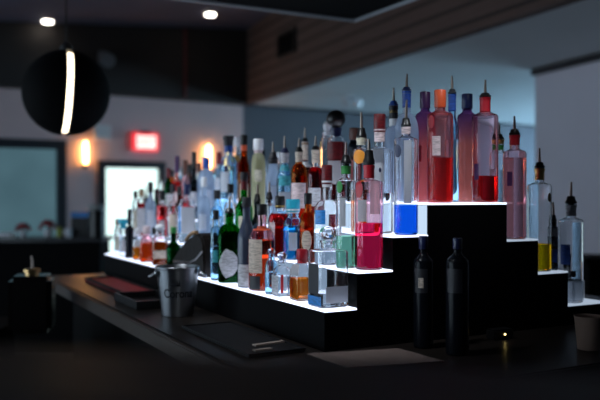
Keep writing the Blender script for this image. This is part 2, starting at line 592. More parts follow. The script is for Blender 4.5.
# spotlights added under the canopy to brighten the bottles (out of frame above)
M_lens = emis('added_spot_lens', (.9, .95, 1.0), 6.0)
for (sa, ta, za), (sb, tb, zb), pw, lab in (
        ((-.42, -.12, cz), (.12, .25, 1.38), 25, 'added black spotlight under the canopy aimed at the nearest bottles on the left steps'),
        ((-.50, .75, cz), (.16, .85, 1.42), 27, 'added black spotlight under the canopy aimed at the middle of the left steps'),
        ((.30, -.62, cz), (.44, .08, 1.66), 26, 'added black spotlight under the canopy aimed at the red bottles on top'),
        ((-.55, 1.25, cz), (.20, 1.55, 1.44), 42, 'added black spotlight under the canopy aimed at the far bottles')):
    q = pos(sa, ta, za); tgt = pos(sb, tb, zb); dv = (tgt - q).normalized()
    root = empty('added_canopy_spotlight', q, lab, 'spotlight', 0, 'added canopy spotlights')
    mrot = dv.to_track_quat('-Z', 'Y').to_matrix().to_4x4()
    bm = bmesh.new(); add_lathe(bm, [(.03, -.008), (.03, -.0005)], 20); add_tube(bm, [(0, 0, -.004), (0, 0, -.05)], .006, 8); finish(bm, 'mount', M_black, root)
    mm = Matrix.Translation((0, 0, -.06)) @ mrot
    bm = bmesh.new(); add_lathe(bm, [(.027, -.055), (.030, -.055), (.030, .02), (.018, .035), (0, .035), (0, .02), (.024, .012)][0:5], 24, mm); finish(bm, 'lamp_head', M_black, root)
    bm = bmesh.new(); add_lathe(bm, [(.0, -.0575), (.024, -.0565), (.024, -.0553), (0, -.0553)], 24, mm); finish(bm, 'lens', M_lens, root)
    ld = bpy.data.lights.new('added_spot_beam', 'SPOT'); ld.energy = pw; ld.color = (.86, .93, 1.0); ld.spot_size = math.radians(34 if sa > 0 else 56); ld.spot_blend = .8; ld.shadow_soft_size = .03
    lo = bpy.data.objects.new('added_spot_beam', ld); COL.objects.link(lo); lo.parent = root
    lo.matrix_local = mm @ Matrix.Translation((0, 0, -.065))

# pendant globe with a lit slit
PY = 4.0
c = at(66.5, 93, PY); R = 42.6 / F * PY
root = empty('pendant_lamp', (c.x, c.y, c.z), 'black globe pendant lamp split by a glowing curved light strip', 'pendant lamp', math.atan2(-c.x, c.y) + 0.0)
slit = .0145
off = math.radians(5)
rot = Matrix.Rotation(math.radians(3.2), 4, 'Y') @ Matrix.Rotation(off, 4, 'Z')
for s in (-1, 1):
    prof = []
    a0 = math.asin(slit / R)
    N = 24
    prof = [(R * math.cos(a0 + (PI / 2 - a0) * i / N), R * math.sin(a0 + (PI / 2 - a0) * i / N)) for i in range(N)] + [(0, R)]
    bm = bmesh.new(); add_lathe(bm, prof, 64, rot @ Matrix.Rotation(s * PI / 2, 4, 'Y'))
    finish(bm, 'shell_half', M_matte, root)
bm = bmesh.new(); add_lathe(bm, [(R * .93, -slit * .98), (R * .93, slit * .98)], 64, rot @ Matrix.Rotation(PI / 2, 4, 'Y'))
finish(bm, 'light_strip', emis('pendant_strip', (1.0, .86, .62), 5.0), root)
bm = bmesh.new(); add_lathe(bm, [(.03, R * .985), (.03, R + .02), (.012, R + .04)], 16); finish(bm, 'cap', M_black, root)
bm = bmesh.new(); add_tube(bm, [(0, 0, R + .03), (0, 0, ceil_z(c.x) - c.z)], .005, 8); finish(bm, 'cable', M_black, root)
bm = bmesh.new(); add_lathe(bm, [(.06, ceil_z(c.x) - .04 - c.z), (.06, ceil_z(c.x) - c.z)], 20); finish(bm, 'ceiling_rose', M_black, root)

# ------------------------------------------------------------------ bar counter
root = empty('bar_counter', pos(0, 0, 0), 'long dark glossy bar counter carrying the lit bottle display', 'bar counter', math.atan2(V.y, V.x))
# local x = across (s), local y = along (t)
bm = bmesh.new(); add_box(bm, (-.272, -.42, 1.06), (1.5, 2.28, 1.10), bevel=.004); finish(bm, 'worktop', M_counter, root)
bm = bmesh.new(); add_box(bm, (-.290, -.42, 1.052), (-.2725, 2.28, 1.098), bevel=.004); finish(bm, 'edge_strip', M_edge, root)
bm = bmesh.new(); add_box(bm, (-.15, -.3, 0.0), (1.4, 2.24, 1.06)); finish(bm, 'front_panel', pbr('bar_front', (.003, .003, .003), .8, spec=.08), root, smooth=False)

# ------------------------------------------------------------------ lit stepped display
LEN = 2.2
TIERS = [('bl', -.002, .0958, 1.206), ('ml', .0958, .209, 1.300), ('tl', .209, .326, 1.391), ('top', .326, .612, 1.478),
         ('tr', .612, .736, 1.369), ('mr', .736, .861, 1.267), ('br', .861, 1.03, 1.163)]
TZ = {k: z for k, _, _, z in TIERS}
TIER_A = {k: a for k, a, _, _ in TIERS}
TS = {k: (a + b) / 2 for k, a, b, _ in TIERS}
root = empty('bottle_display', pos(0, 0, 1.10), 'black stepped bottle display with glowing white shelf tops', 'bottle display', math.atan2(V.y, V.x))
bz = 1.10
bm = bmesh.new()
pr = [(-.002, bz)]
th = .006
for k_, a, b, z in TIERS:
    pr += [(a, z - th), (b, z - th)]
pr += [(1.03, bz)]
# stepped solid: end profile extruded along the run
va = [bm.verts.new((x, 0, z - 1.10)) for x, z in pr]
vb = [bm.verts.new((x, LEN, z - 1.10)) for x, z in pr]
n = len(pr)
bm.faces.new(va); bm.faces.new(vb[::-1])
for i in range(n):
    bm.faces.new((va[i], vb[i], vb[(i + 1) % n], va[(i + 1) % n]))
bmesh.ops.translate(bm, verts=bm.verts, vec=(0, 0, .0005))
finish(bm, 'stepped_body', M_disp, root, smooth=False)
for k_, a, b, z in TIERS:
    bm = bmesh.new(); add_box(bm, (a, -.001, z - th - 1.0994), (b, LEN + .001, z - 1.10), bevel=.001)
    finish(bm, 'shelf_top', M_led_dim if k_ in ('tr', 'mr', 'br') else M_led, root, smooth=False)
zs = [t[3] for t in TIERS]
for i in range(3):
    x = TIERS[i + 1][1]
    bm = bmesh.new(); add_box(bm, (x - .004, (.16, .10, .004)[i], zs[i] - 1.0995), (x - .0005, LEN, zs[i + 1] - th - 1.1005)); finish(bm, 'riser', M_riser_top if i == 2 else M_riser, root, smooth=False)
for i in range(3, 6):
    x = TIERS[i][2]
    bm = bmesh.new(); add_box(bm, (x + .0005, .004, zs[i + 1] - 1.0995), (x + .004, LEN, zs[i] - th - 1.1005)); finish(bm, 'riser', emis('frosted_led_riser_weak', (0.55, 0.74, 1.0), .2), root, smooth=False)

# ------------------------------------------------------------------ bottles
CLEAR = (.985, .992, 1.0)
GL = {
    'clear': glass('clear_glass', CLEAR),
    'blue': glass('pale_blue_glass', (.80, .93, 1.0)),
    'green': glass('green_glass', (.12, .62, .24)),
    'dgreen': glass('dark_green_glass', (.06, .36, .16)),
    'amber': glass('amber_glass', (.85, .50, .20)),
    'brown': glass('brown_glass', (.50, .26, .10)),
    'frost': coated('frosted_glass', (.92, .96, 1.0), .55, (.82, .90, 1.0)),
    'red': coated('red_glass', (1.0, .82, .81), .11, (1.0, .20, .20)),
    'pinkish': glass('pinkish_glass', (1.0, .86, .88)),
    'slate': pbr('slate_coated_glass', (.035, .045, .075), .25),
    'smoke': glass('smoked_glass', (.35, .38, .42)),
    'black': pbr('black_bottle_glass', (.004, .005, .008), .25, spec=.15),
    'milk': glass('milky_glass', (.96, .97, .86), .5),
}
CM = {
    'black': M_black, 'white': M_white,
    'navy': pbr('navy_cap', (.012, .018, .07), .3), 'blue': pbr('blue_label', (.015, .06, .28), .4), 'bblue': pbr('bright_blue_label', (.02, .22, .62), .4),
    'red': pbr('red_label', (.42, .012, .025), .4), 'dred': pbr('dark_red_label', (.13, .008, .012), .4), 'orange': pbr('orange_cap', (.62, .09, .03), .4),
    'oranged': pbr('orange_disc', (.80, .30, .03), .5), 'gold': pbr('gold_foil', (.55, .36, .13), .35, .9), 'green': pbr('green_label', (.03, .24, .05), .5),
    'grey': pbr('grey_label', (.46, .46, .50), .6), 'beige': pbr('beige_label', (.52, .43, .36), .6), 'pinkl': pbr('pinkish_label', (.60, .48, .50), .6),
    'tealy': pbr('teal_label', (.05, .34, .42), .5), 'cream': pbr('cream_label', (.62, .58, .46), .6), 'brown': pbr('brown_cap', (.10, .035, .025), .45),
    'purple': pbr('purple_cap', (.05, .015, .07), .4), 'silver': M_chrome, 'knob': glass('glass_knob', (.97, .98, 1.0)), 'cork': pbr('cork', (.38, .24, .14), .8, noise=.3, scale=60),
    'cyan': pbr('cyan_cap', (.02, .42, .60), .4), 'magenta': pbr('magenta_label', (.50, .02, .14), .4), 'dark': pbr('dark_label', (.015, .015, .02), .5),
}
for n_ in ('blue_label', 'bright_blue_label', 'grey_label', 'beige_label', 'pinkish_label', 'teal_label', 'cream_label', 'dark_red_label'):
    m_ = MATS[n_]; nt_ = m_.node_tree; b_ = [q_ for q_ in nt_.nodes if q_.type == 'BSDF_PRINCIPLED'][0]
    c_ = b_.inputs['Base Color'].default_value[:3]
    tc_ = nt_.nodes.new('ShaderNodeTexCoord'); mp_ = nt_.nodes.new('ShaderNodeMapping'); mp_.inputs['Scale'].default_value = (60, 60, 330)
    nz_ = nt_.nodes.new('ShaderNodeTexNoise'); nz_.inputs['Scale'].default_value = 1.0
    rp_ = nt_.nodes.new('ShaderNodeValToRGB'); rp_.color_ramp.elements[0].position = .42; rp_.color_ramp.elements[1].position = .56
    rp_.color_ramp.elements[0].color = (*[x_ * .78 for x_ in c_], 1); rp_.color_ramp.elements[1].color = (*[min(1, x_ * 1.25) for x_ in c_], 1)
    nt_.links.new(tc_.outputs['Object'], mp_.inputs[0]); nt_.links.new(mp_.outputs[0], nz_.inputs['Vector']); nt_.links.new(nz_.outputs['Fac'], rp_.inputs[0]); nt_.links.new(rp_.outputs[0], b_.inputs['Base Color'])
m_, nt_, out_ = new_mat('translucent_paper')
d_ = nt_.nodes.new('ShaderNodeBsdfDiffuse'); d_.inputs[0].default_value = (.78, .80, .86, 1)
t_ = nt_.nodes.new('ShaderNodeBsdfTranslucent'); t_.inputs[0].default_value = (.85, .88, .95, 1)
x_ = nt_.nodes.new('ShaderNodeMixShader'); x_.inputs[0].default_value = .55
nt_.links.new(d_.outputs[0], x_.inputs[1]); nt_.links.new(t_.outputs[0], x_.inputs[2]); nt_.links.new(x_.outputs[0], out_.inputs[0])
CM['paper'] = m_
LQ = {
    'pink': glass('pink_liquor', (.96, .16, .38), 0, 1.34), 'bluel': glass('blue_liquor', (.07, .36, .95), 0, 1.34), 'redl': glass('red_liquor', (.95, .16, .18), 0, 1.34),
    'dredl': glass('dark_red_liquor', (.42, .02, .03), 0, 1.34), 'amberl': glass('amber_liquor', (.88, .42, .10), 0, 1.34), 'brownl': glass('brown_liquor', (.62, .20, .04), 0, 1.34),
    'orangel': glass('orange_liquor', (.92, .32, .10), 0, 1.34), 'waterl': glass('clear_liquor', (.97, .985, 1.0), 0, 1.34), 'greenl': glass('green_liquor', (.60, .92, .74), 0, 1.34),
    'paler': glass('pale_red_liquor', (1.0, .36, .36), 0, 1.34), 'palep': glass('pale_rose_liquor', (1.0, .84, .84), 0, 1.34),
    'yellowl': glass('yellow_liquor', (.95, .68, .04), 0, 1.34), 'tealiq': glass('teal_liquor', (.12, .60, .85), 0, 1.34), 'creaml': pbr('cream_liquor', (.75, .70, .52), .3),
    'paleb': glass('pale_blue_liquor', (.45, .70, 1.0), 0, 1.34),
}


def build_profile(R, rn, zs_, zn, zt, sh):
    p = [(R * .90, 0), (R * .975, .0025), (R, .007)]
    nseg = 3
    for i in range(1, nseg + 1):
        p.append((R, .007 + (zs_ - .007) * i / nseg))
    n = 10
    for i in range(1, n + 1):
        f = i / n
        if sh == 'round':                      # quarter ellipse shoulder
            a = f * PI / 2
            r = rn + (R - rn) * math.cos(a); z = zs_ + (zn - zs_) * math.sin(a)
        elif sh == 'slope':                    # long S-shaped shoulder
            r = rn + (R - rn) * (.5 + .5 * math.cos(PI * f)); z = zs_ + (zn - zs_) * f
        elif sh == 'dome':
            a = f * PI / 2
            r = rn + (R - rn) * math.cos(a) ** .7; z = zs_ + (zn - zs_) * math.sin(a)
        else:                                  # flat, square shoulder
            a = f * PI / 2
            if f < .5:
                b = f * PI
                r = R - (R - rn) * .35 * (1 - math.cos(b)); z = zs_ + (zn - zs_) * .6 * math.sin(b)
            else:
                g = (f - .5) * 2
                r = (R - (R - rn) * .35) * (1 - g) + rn * g; z = zs_ + (zn - zs_) * (.6 + .4 * g)
        p.append((r, z))
    L = zt - zn
    lip = min(.010, L * .4)
    p += [(rn, zn + (L - lip) * .5), (rn, zt - lip), (rn * 1.13, zt - lip + .0015), (rn * 1.13, zt - .001), (rn * 1.04, zt)]
    return p


def r_at(prof, z):
    for (r0, z0), (r1, z1) in zip(prof, prof[1:]):
        if z0 <= z <= z1 and z1 > z0:
            return r0 + (r1 - r0) * (z - z0) / (z1 - z0)
    return prof[-1][0] if z > prof[-1][1] else prof[0][0]


class Bottle:
    def __init__(s, R, rn, n, asp, prof):
        s.R, s.rn, s.n, s.asp, s.prof = R, rn, n, asp, prof

    def pt(s, r, th):
        """cross-section: th = 0 faces the viewer (-Y), positive to the left (-X); square bottles round off towards the neck"""
        f = min(1.0, max(0.0, (r - s.rn) / max(1e-6, s.R - s.rn)))
        n = 2 + (s.n - 2) * f
        asp = 1 + (s.asp - 1) * f
        c, q = math.cos(th), math.sin(th)
        x = math.copysign(abs(q) ** (2 / n), q) * r
        y = math.copysign(abs(c) ** (2 / n), c) * r * asp
        return Vector((-x, -y))


def ring(bm, b, r, z, seg=32):
    return [bm.verts.new((*b.pt(r, -2 * PI * i / seg + .0001), z)) for i in range(seg)]


def skin(bm, rings):
    for a, b in zip(rings, rings[1:]):
        n = len(a)
        for i in range(n):
            bm.faces.new((a[i], a[(i + 1) % n], b[(i + 1) % n], b[i]))


def patch(b, z0, z1, az, wid, shape='rect', off=.0006):
    """paper label lying on the bottle wall"""
    bm = bmesh.new()
    az, wid = math.radians(az), math.radians(wid)
    if shape == 'wrap':
        nz = 6
        rs = [ring(bm, b, r_at(b.prof, z0 + (z1 - z0) * i / nz) + off, z0 + (z1 - z0) * i / nz) for i in range(nz + 1)]
        skin(bm, rs)
    elif shape == 'rect':
        nz, na = 4, 14
        g = [[bm.verts.new((*b.pt(r_at(b.prof, z0 + (z1 - z0) * i / nz) + off, az - wid / 2 + wid * j / na), z0 + (z1 - z0) * i / nz)) for j in range(na + 1)] for i in range(nz + 1)]
        for i in range(nz):
            for j in range(na):
                bm.faces.new((g[i][j], g[i][j + 1], g[i + 1][j + 1], g[i + 1][j]))
    else:
        zc, hh = (z0 + z1) / 2, (z1 - z0) / 2
        K_ = 4 if shape == 'diamond' else 24
        c = bm.verts.new((*b.pt(r_at(b.prof, zc) + off, az), zc))
        prev = None
        for q in range(1, 6):
            f = q / 5
            cur = []
            for i in range(24):
                t = 2 * PI * i / 24
                if shape == 'diamond':
                    m_ = abs(math.cos(t)) + abs(math.sin(t))
                    dx, dz = math.cos(t) / m_, math.sin(t) / m_
                else:
                    dx, dz = math.cos(t), math.sin(t)
                z = zc + hh * f * dz
                cur.append(bm.verts.new((*b.pt(r_at(b.prof, z) + off, az + wid / 2 * f * dx), z)))
            for i in range(24):
                if prev is None:
                    bm.faces.new((c, cur[i], cur[(i + 1) % 24]))
                else:
                    bm.faces.new((prev[i], prev[(i + 1) % 24], cur[(i + 1) % 24], cur[i]))
            prev = cur
    return bm


def solve_t(s, px):
    k = (px - 300) / F
    X0, Y0 = P0.x + V.x * s, P0.y + V.y * s
    return (X0 - k * Y0) / (-U.x + k * U.y)


PLACED = []


def bottle(label, tier, cx, hw, ysh, yn, yt, rn, s=None, t=None, n=2.0, asp=1.0, sh='round', g='clear', liq=None, cap=None, pour=None,
           labs=(), wraps=(), name='liquor_bottle', cat='bottle', grp=None, fade=None, loc=None, wall=.0030, rz=None):
    if loc is None:
        if s is None:
            s = TS[tier]
            if tier in ('bl', 'ml', 'tl'):
                for _ in range(8):                # stand it close to the step's front edge
                    s = TIER_A[tier] + .006 + hw / F * pos(s, solve_t(s, cx)).y
        t = solve_t(s, cx) if t is None else t
        p = pos(s, t, TZ[tier] + .0003)
    else:
        p = Vector(loc)
    Y = p.y
    k = Y / F

    def zz(y):
        return HC - (y - HY) * k - p.z
    R = hw * k
    r_n = rn * k
    H = zz(yt)
    b = Bottle(R, r_n, n, asp, build_profile(R, r_n, zz(ysh), zz(yn), H, sh))
    prof = b.prof
    PLACED.append((label, tier, s, t, R * max(1, asp), H))
    root = empty(name, p, label, cat, math.atan2(-p.x, p.y) if rz is None else rz, grp)
    # glass wall: outer skin, lip, inner skin, thick base
    gm = GL[g] if fade is None else fade_glass('faded_glass', *fade, H * .60, H * .93)
    bm = bmesh.new()
    outer = [ring(bm, b, r, z) for r, z in prof]
    w = wall
    base = .007 if R > .02 else .005
    opaque = g in ('slate', 'black')
    inn = [(max(.0022, r - w), max(z, base)) for r, z in prof if z >= base * .9]
    inn = [(inn[0][0] * .9, base)] + [q for q in inn if q[1] > base + .001]
    inner = [ring(bm, b, r, z) for r, z in reversed(inn)]
    skin(bm, outer + inner)
    bm.faces.new(outer[0][::-1]); bm.faces.new(inner[-1])
    finish(bm, 'glass_body', gm, root, ang=50)
    if liq and not opaque:
        lm, ly = liq
        zl = min(zz(ly), H * .96)
        bm = bmesh.new()
        lp = [(r, z) for r, z in inn if z < zl - .0005]
        if lp:
            lp.append((r_at(inn, zl), zl))
            lr = [ring(bm, b, r + w * .35, z - (.0015 if i == 0 else 0)) for i, (r, z) in enumerate(lp)]
            skin(bm, lr)
            bm.faces.new(lr[0][::-1]); bm.faces.new(lr[-1])
            finish(bm, 'liquid', LQ[lm], root, ang=50)
        else:
            bm.free()
    for az, wid, y0, y1, cm, shp in labs:
        finish(patch(b, max(.005, zz(y1)), zz(y0), az, wid, shp), 'label', CM[cm], root)
    for y0, y1, cm in wraps:
        finish(patch(b, max(.001, zz(y1)), min(zz(y0), H - .0005), 0, 0, 'wrap', .0008), 'neck_label' if zz(y1) > zz(yn) - .03 else 'label', CM[cm], root)
    if cap:                                       # colour, top row, half width, shape
        cm, cy, cw, shp = cap
        zc, rc = zz(cy), cw * k
        zb = H - min(.012, (H - zz(yn)) * .5)
        bm = bmesh.new()
        if shp == 'ball':
            rb = (zc - H) / 2
            add_lathe(bm, [(r_n * .7, zb), (r_n * .7, H + .002)] + [(rc * math.sin(PI * (1 - i / 12)), H + rb * (1 + math.cos(PI * (1 - i / 12))) + .0001) for i in range(1, 12)] + [(0, zc)], 24)
        elif shp == 'flare':
            add_lathe(bm, [(r_n * 1.2, zb), (r_n * 1.2, H + (zc - H) * .3), (rc, H + (zc - H) * .45), (rc, zc - .002), (rc * .9, zc)], 24)
        else:
            rc2 = max(rc, r_n * 1.17)
            add_lathe(bm, [(rc2 * .97, zb), (rc2, zb + .001), (rc2, zc - .003), (rc2 * .96, zc - .001), (rc2 * .85, zc)], 24)
        finish(bm, 'cap', CM[cm], root)
    if pour:                                      # collar colour, collar top row, spout top row, lean
        cm, py, sy, lean = pour
        z1, z2 = zz(py), zz(sy)
        bm = bmesh.new()
        add_lathe(bm, [(r_n * .72, H - .012), (r_n * .72, H + .0005), (r_n * 1.18, H + .001), (r_n * 1.18, H + (z1 - H) * .3), (r_n * .95, H + (z1 - H) * .45), (r_n * .80, z1 - .002), (r_n * .6, z1)], 20)
        po = finish(bm, 'pourer', CM[cm], root)
        bm = bmesh.new()
        L = z2 - z1
        add_tube(bm, [(0, 0, z1 - .003), (lean * L * .05, 0, z1 + L * .3), (lean * L * .22, -.001, z1 + L * .7), (lean * L * .42, -.002, z2)],
                 [.0046, .0040, .0032, .0025], 10)
        finish(bm, 'spout', M_spout, po)
    return root


BOT, MID, THI, TOP, RGT = ('bottles on the lowest left step', 'bottles on the second left step', 'bottles on the third left step', 'bottles on the top step', 'bottles on the right steps')
# ---- lowest left step, nearest first
DYAW = math.atan2(V.y, V.x)
bottle('large square clear decanter with glass knob and blue corner label, nearest on the lowest step', 'bl', 333, 16.2, 252, 248, 240, 7, s=.046, t=.064, n=8, asp=.95, sh='flat', rz=DYAW,
       liq=('waterl', 292), cap=('knob', 226, 9, 'ball'), labs=[(-10, 46, 285, 301, 'paper', 'rect'), (90, 62, 295, 307, 'bblue', 'rect'), (92, 20, 263, 293, 'dark', 'rect')], name='decanter', cat='decanter', grp='decanters on the lowest step')
bottle('squat square decanter of amber spirit with red neck collar', 'bl', 302, 10.2, 275, 263, 256, 4.5, s=.044, n=7, sh='round', liq=('amberl', 278), g='clear', rz=DYAW,
       cap=('red', 249, 5.5, 'cyl'), wraps=[(257, 263, 'red')], labs=[(75, 60, 264, 275, 'paper', 'rect')], name='decanter', cat='decanter', grp='decanters on the lowest step')
bottle('squat clear decanter with grey label left of the amber decanter', 'bl', 282, 8.4, 277, 266, 260, 3.6, s=.036, n=6, sh='round', liq=('waterl', 276), cap=('knob', 252, 5, 'ball'), rz=DYAW,
       labs=[(88, 60, 275, 296, 'grey', 'rect'), (10, 16, 274, 292, 'red', 'rect')], name='decanter', cat='decanter', grp='decanters on the lowest step')
bottle('small pale blue decanter with rounded shoulders beside the orange bottle', 'bl', 271.5, 6.5, 268, 260, 254, 3, s=.026, sh='round', g='blue', liq=('waterl', 272), cap=('knob', 248, 3.5, 'ball'), name='decanter', cat='decanter', grp='decanters on the lowest step')
bottle('round shouldered bottle of orange liqueur with grey label and black cap', 'bl', 262, 13.4, 241, 228, 211, 4.5, s=.0455, sh='round', liq=('orangel', 240), g='pinkish', cap=('black', 204, 5, 'cyl'),
       labs=[(38, 76, 239, 272, 'beige', 'rect'), (38, 60, 275, 290, 'dark', 'rect')], wraps=[(226, 230, 'orange')], grp=BOT)
bottle('slate grey coated bottle with sloping shoulders beside the orange liqueur', 'bl', 246.5, 9, 240, 216, 203, 4, sh='slope', g='slate', cap=('dark', 197, 4.2, 'cyl'),
       labs=[(15, 100, 264, 291, 'grey', 'rect')], grp=BOT)
bottle('green herbal liqueur bottle with pale diamond label', 'bl', 229.5, 11.5, 236, 224, 213, 4, n=4, sh='round', g='green', liq=('brownl', 232), pour=('black', 208, 196, .2),
       labs=[(5, 100, 248, 277, 'grey', 'diamond')], grp=BOT)
bottle('narrow pale blue glass bottle left of the green herbal bottle', 'bl', 216, 5.5, 236, 226, 216, 2.6, sh='round', g='blue', liq=('waterl', 246), cap=('dark', 210, 3, 'cyl'), labs=[(10, 60, 250, 262, 'tealy', 'rect')], grp=BOT)
bottle('small green bottle with long neck behind the metal bucket', 'bl', 173.5, 7, 248, 240, 230, 2.6, sh='slope', g='dgreen', liq=('greenl', 248), cap=('green', 227, 3, 'cyl'), grp=BOT)
bottle('blurred domed decanter of brown spirit with white stopper', 'bl', 160, 8, 243, 236, 231, 4, n=4, sh='dome', g='clear', liq=('brownl', 242), cap=('white', 224, 5, 'ball'), labs=[(0, 70, 250, 258, 'beige', 'rect')], name='decanter', cat='decanter', grp='decanters on the lowest step')
bottle('blurred squat bottle of orange spirit with pinkish top', 'bl', 146.5, 6.5, 243, 236, 232, 3, n=4, sh='round', g='pinkish', liq=('orangel', 243), cap=('pinkl', 226, 4, 'cyl'), grp=BOT)
bottle('blurred square bottle of pale orange spirit, third from the far end of the lowest step', 'bl', 137.5, 4.6, 241, 236, 232, 2.4, n=4, sh='round', g='clear', liq=('amberl', 247), cap=('white', 228, 3, 'cyl'), labs=[(0, 60, 240, 246, 'paper', 'rect')], grp=BOT)
bottle('blurred dark bottle with round body next to the cyan capped bottle', 'bl', 129.5, 4.5, 232, 226, 218, 1.8, sh='round', g='black', cap=('black', 209, 2, 'cyl'), grp=BOT)
bottle('blurred pale bottle with cyan cap near the far end of the lowest step', 'bl', 123, 3.6, 236, 230, 227, 2.6, sh='round', g='clear', liq=('waterl', 236), cap=('cyan', 219, 5, 'flare'), labs=[(0, 70, 240, 252, 'grey', 'rect')], grp=BOT)
bottle('blurred pale bottle with beige label, last on the lowest step', 'bl', 117.2, 2.9, 232, 227, 223, 1.6, sh='round', g='clear', liq=('waterl', 236), cap=('cork', 219, 1.8, 'cyl'), labs=[(0, 80, 236, 250, 'cream', 'rect')], grp=BOT)

# ---- second left step
bottle('tall clear bottle of pink liquor with red neck collar and round red label', 'ml', 369, 14, 184, 179, 165, 5, s=.163, sh='flat', g='pinkish', liq=('pink', 223), pour=('black', 150, 139, -.1),
       wraps=[(164, 178, 'red')], labs=[(47, 42, 181, 198, 'red', 'disc'), (30, 40, 200, 221, 'paper', 'rect')], grp=MID)
bottle('clear bottle with round green label and green neck band beside the pink liquor', 'ml', 346, 10, 184, 178, 164, 4.6, sh='flat', g='clear', liq=('greenl', 236), pour=('black', 155, 142, .1),
       wraps=[(166, 174, 'green')], labs=[(42, 44, 181, 193, 'green', 'disc'), (20, 36, 198, 226, 'paper', 'rect')], grp=MID)
bottle('clear bottle with domed shoulders and blue label behind the large square decanter', 'ml', 327, 13, 213, 200, 180, 4.6, sh='round', g='clear', liq=('waterl', 214), cap=('dred', 165, 5, 'cyl'),
       wraps=[(180, 187, 'white')], labs=[(35, 56, 210, 224, 'bblue', 'rect')], grp=MID)
bottle('dark amber bottle with arched label behind the amber decanter', 'ml', 308, 8.5, 226, 212, 200, 3.4, sh='round', g='amber', liq=('brownl', 226), cap=('black', 193, 3.8, 'cyl'), labs=[(10, 70, 230, 250, 'beige', 'disc')], grp=MID)
bottle('pale blue bottle with white shoulders and cyan band on the second step', 'ml', 293, 9.5, 226, 218, 208, 6, sh='round', g='blue', liq=('tealiq', 226), cap=('cyan', 199, 6.5, 'cyl'), wraps=[(208, 213, 'white')], labs=[(0, 50, 232, 250, 'paper', 'rect')], grp=MID)
bottle('broad bottle of dark red liqueur with black and gold cap', 'ml', 280, 12, 222, 211, 205, 4.2, sh='round', g='clear', liq=('dredl', 214), cap=('black', 196, 4.6, 'cyl'), wraps=[(203, 207, 'gold')], labs=[(45, 40, 222, 242, 'pinkl', 'rect'), (50, 24, 215, 222, 'red', 'disc')], grp=MID)
bottle('slim clear bottle with black pourer and silver rings behind the orange liqueur', 'ml', 269.3, 6.5, 226, 214, 200, 3, s=.178, sh='slope', g='clear', liq=('waterl', 224), pour=('black', 192, 182, .05), wraps=[(203, 206, 'silver')], grp=MID)
bottle('slim smoked bottle with thin pourer behind the slate bottle', 'ml', 257.3, 7, 226, 214, 202, 3, sh='slope', g='smoke', liq=('waterl', 226), pour=('black', 194, 184, .05), grp=MID)
bottle('green glass bottle with dark foil neck and bright green shoulders', 'ml', 244, 8.5, 209, 196, 178, 3.2, sh='slope', g='green', liq=('greenl', 212), cap=('dgreen' if False else 'dark', 172, 3.6, 'cyl'), wraps=[(180, 190, 'dred')], labs=[(0, 80, 216, 236, 'cream', 'rect')], grp=MID)
bottle('clear bottle with white label directly left of the green shouldered bottle', 'ml', 230.5, 7, 212, 202, 190, 2.8, sh='round', g='clear', liq=('waterl', 214), cap=('black', 184, 3, 'cyl'), labs=[(20, 90, 216, 240, 'paper', 'rect')], grp=MID)
bottle('blurred clear bottle with dark cap above the dark sloped case', 'ml', 217, 6.5, 214, 206, 196, 2.8, sh='round', g='blue', liq=('waterl', 216), cap=('dark', 190, 3.2, 'cyl'), labs=[(15, 80, 218, 236, 'paper', 'rect')], grp=MID)
bottle('blurred clear bottle with white shoulders above the dark case, second from the blue label bottle', 'ml', 204, 6.5, 206, 196, 184, 2.6, sh='round', g='frost', liq=('waterl', 208), cap=('white', 177, 3, 'cyl'), labs=[(15, 70, 214, 230, 'paper', 'rect')], grp=MID)
bottle('blurred clear bottle with white label and blue stripe', 'ml', 187, 8.5, 205, 198, 192, 3.2, n=4, sh='round', g='clear', liq=('waterl', 206), cap=('navy', 184, 3.4, 'cyl'), labs=[(-10, 70, 207, 233, 'paper', 'rect'), (46, 26, 206, 232, 'bblue', 'rect')], grp=MID)
bottle('blurred slim bottle with beige label on the second step left of the blue stripe bottle', 'ml', 172.8, 5.2, 208, 200, 190, 2, sh='slope', g='clear', liq=('waterl', 212), cap=('dark', 184, 2.4, 'cyl'), labs=[(0, 90, 214, 234, 'beige', 'rect')], grp=MID)
bottle('blurred bottle of bright red liqueur with black cap on the second step', 'ml', 162, 5.2, 210, 203, 198, 2.2, sh='round', g='clear', liq=('redl', 206), cap=('black', 190, 2.4, 'cyl'), labs=[(0, 60, 220, 230, 'paper', 'rect')], grp=MID)
bottle('blurred tall white frosted bottle in front of the bright door', 'ml', 150.5, 5.2, 205, 196, 190, 2.2, sh='slope', g='frost', liq=('waterl', 210), cap=('black', 182, 2.4, 'cyl'), labs=[(0, 90, 210, 232, 'paper', 'rect')], grp=MID)
bottle('blurred red bottle with grey label in front of the bright door', 'ml', 141.5, 4.6, 204, 199, 194, 2.2, n=4, sh='round', g='clear', liq=('dredl', 203), cap=('cork', 189, 2.6, 'cyl'), labs=[(10, 100, 208, 232, 'grey', 'rect')], grp=MID)

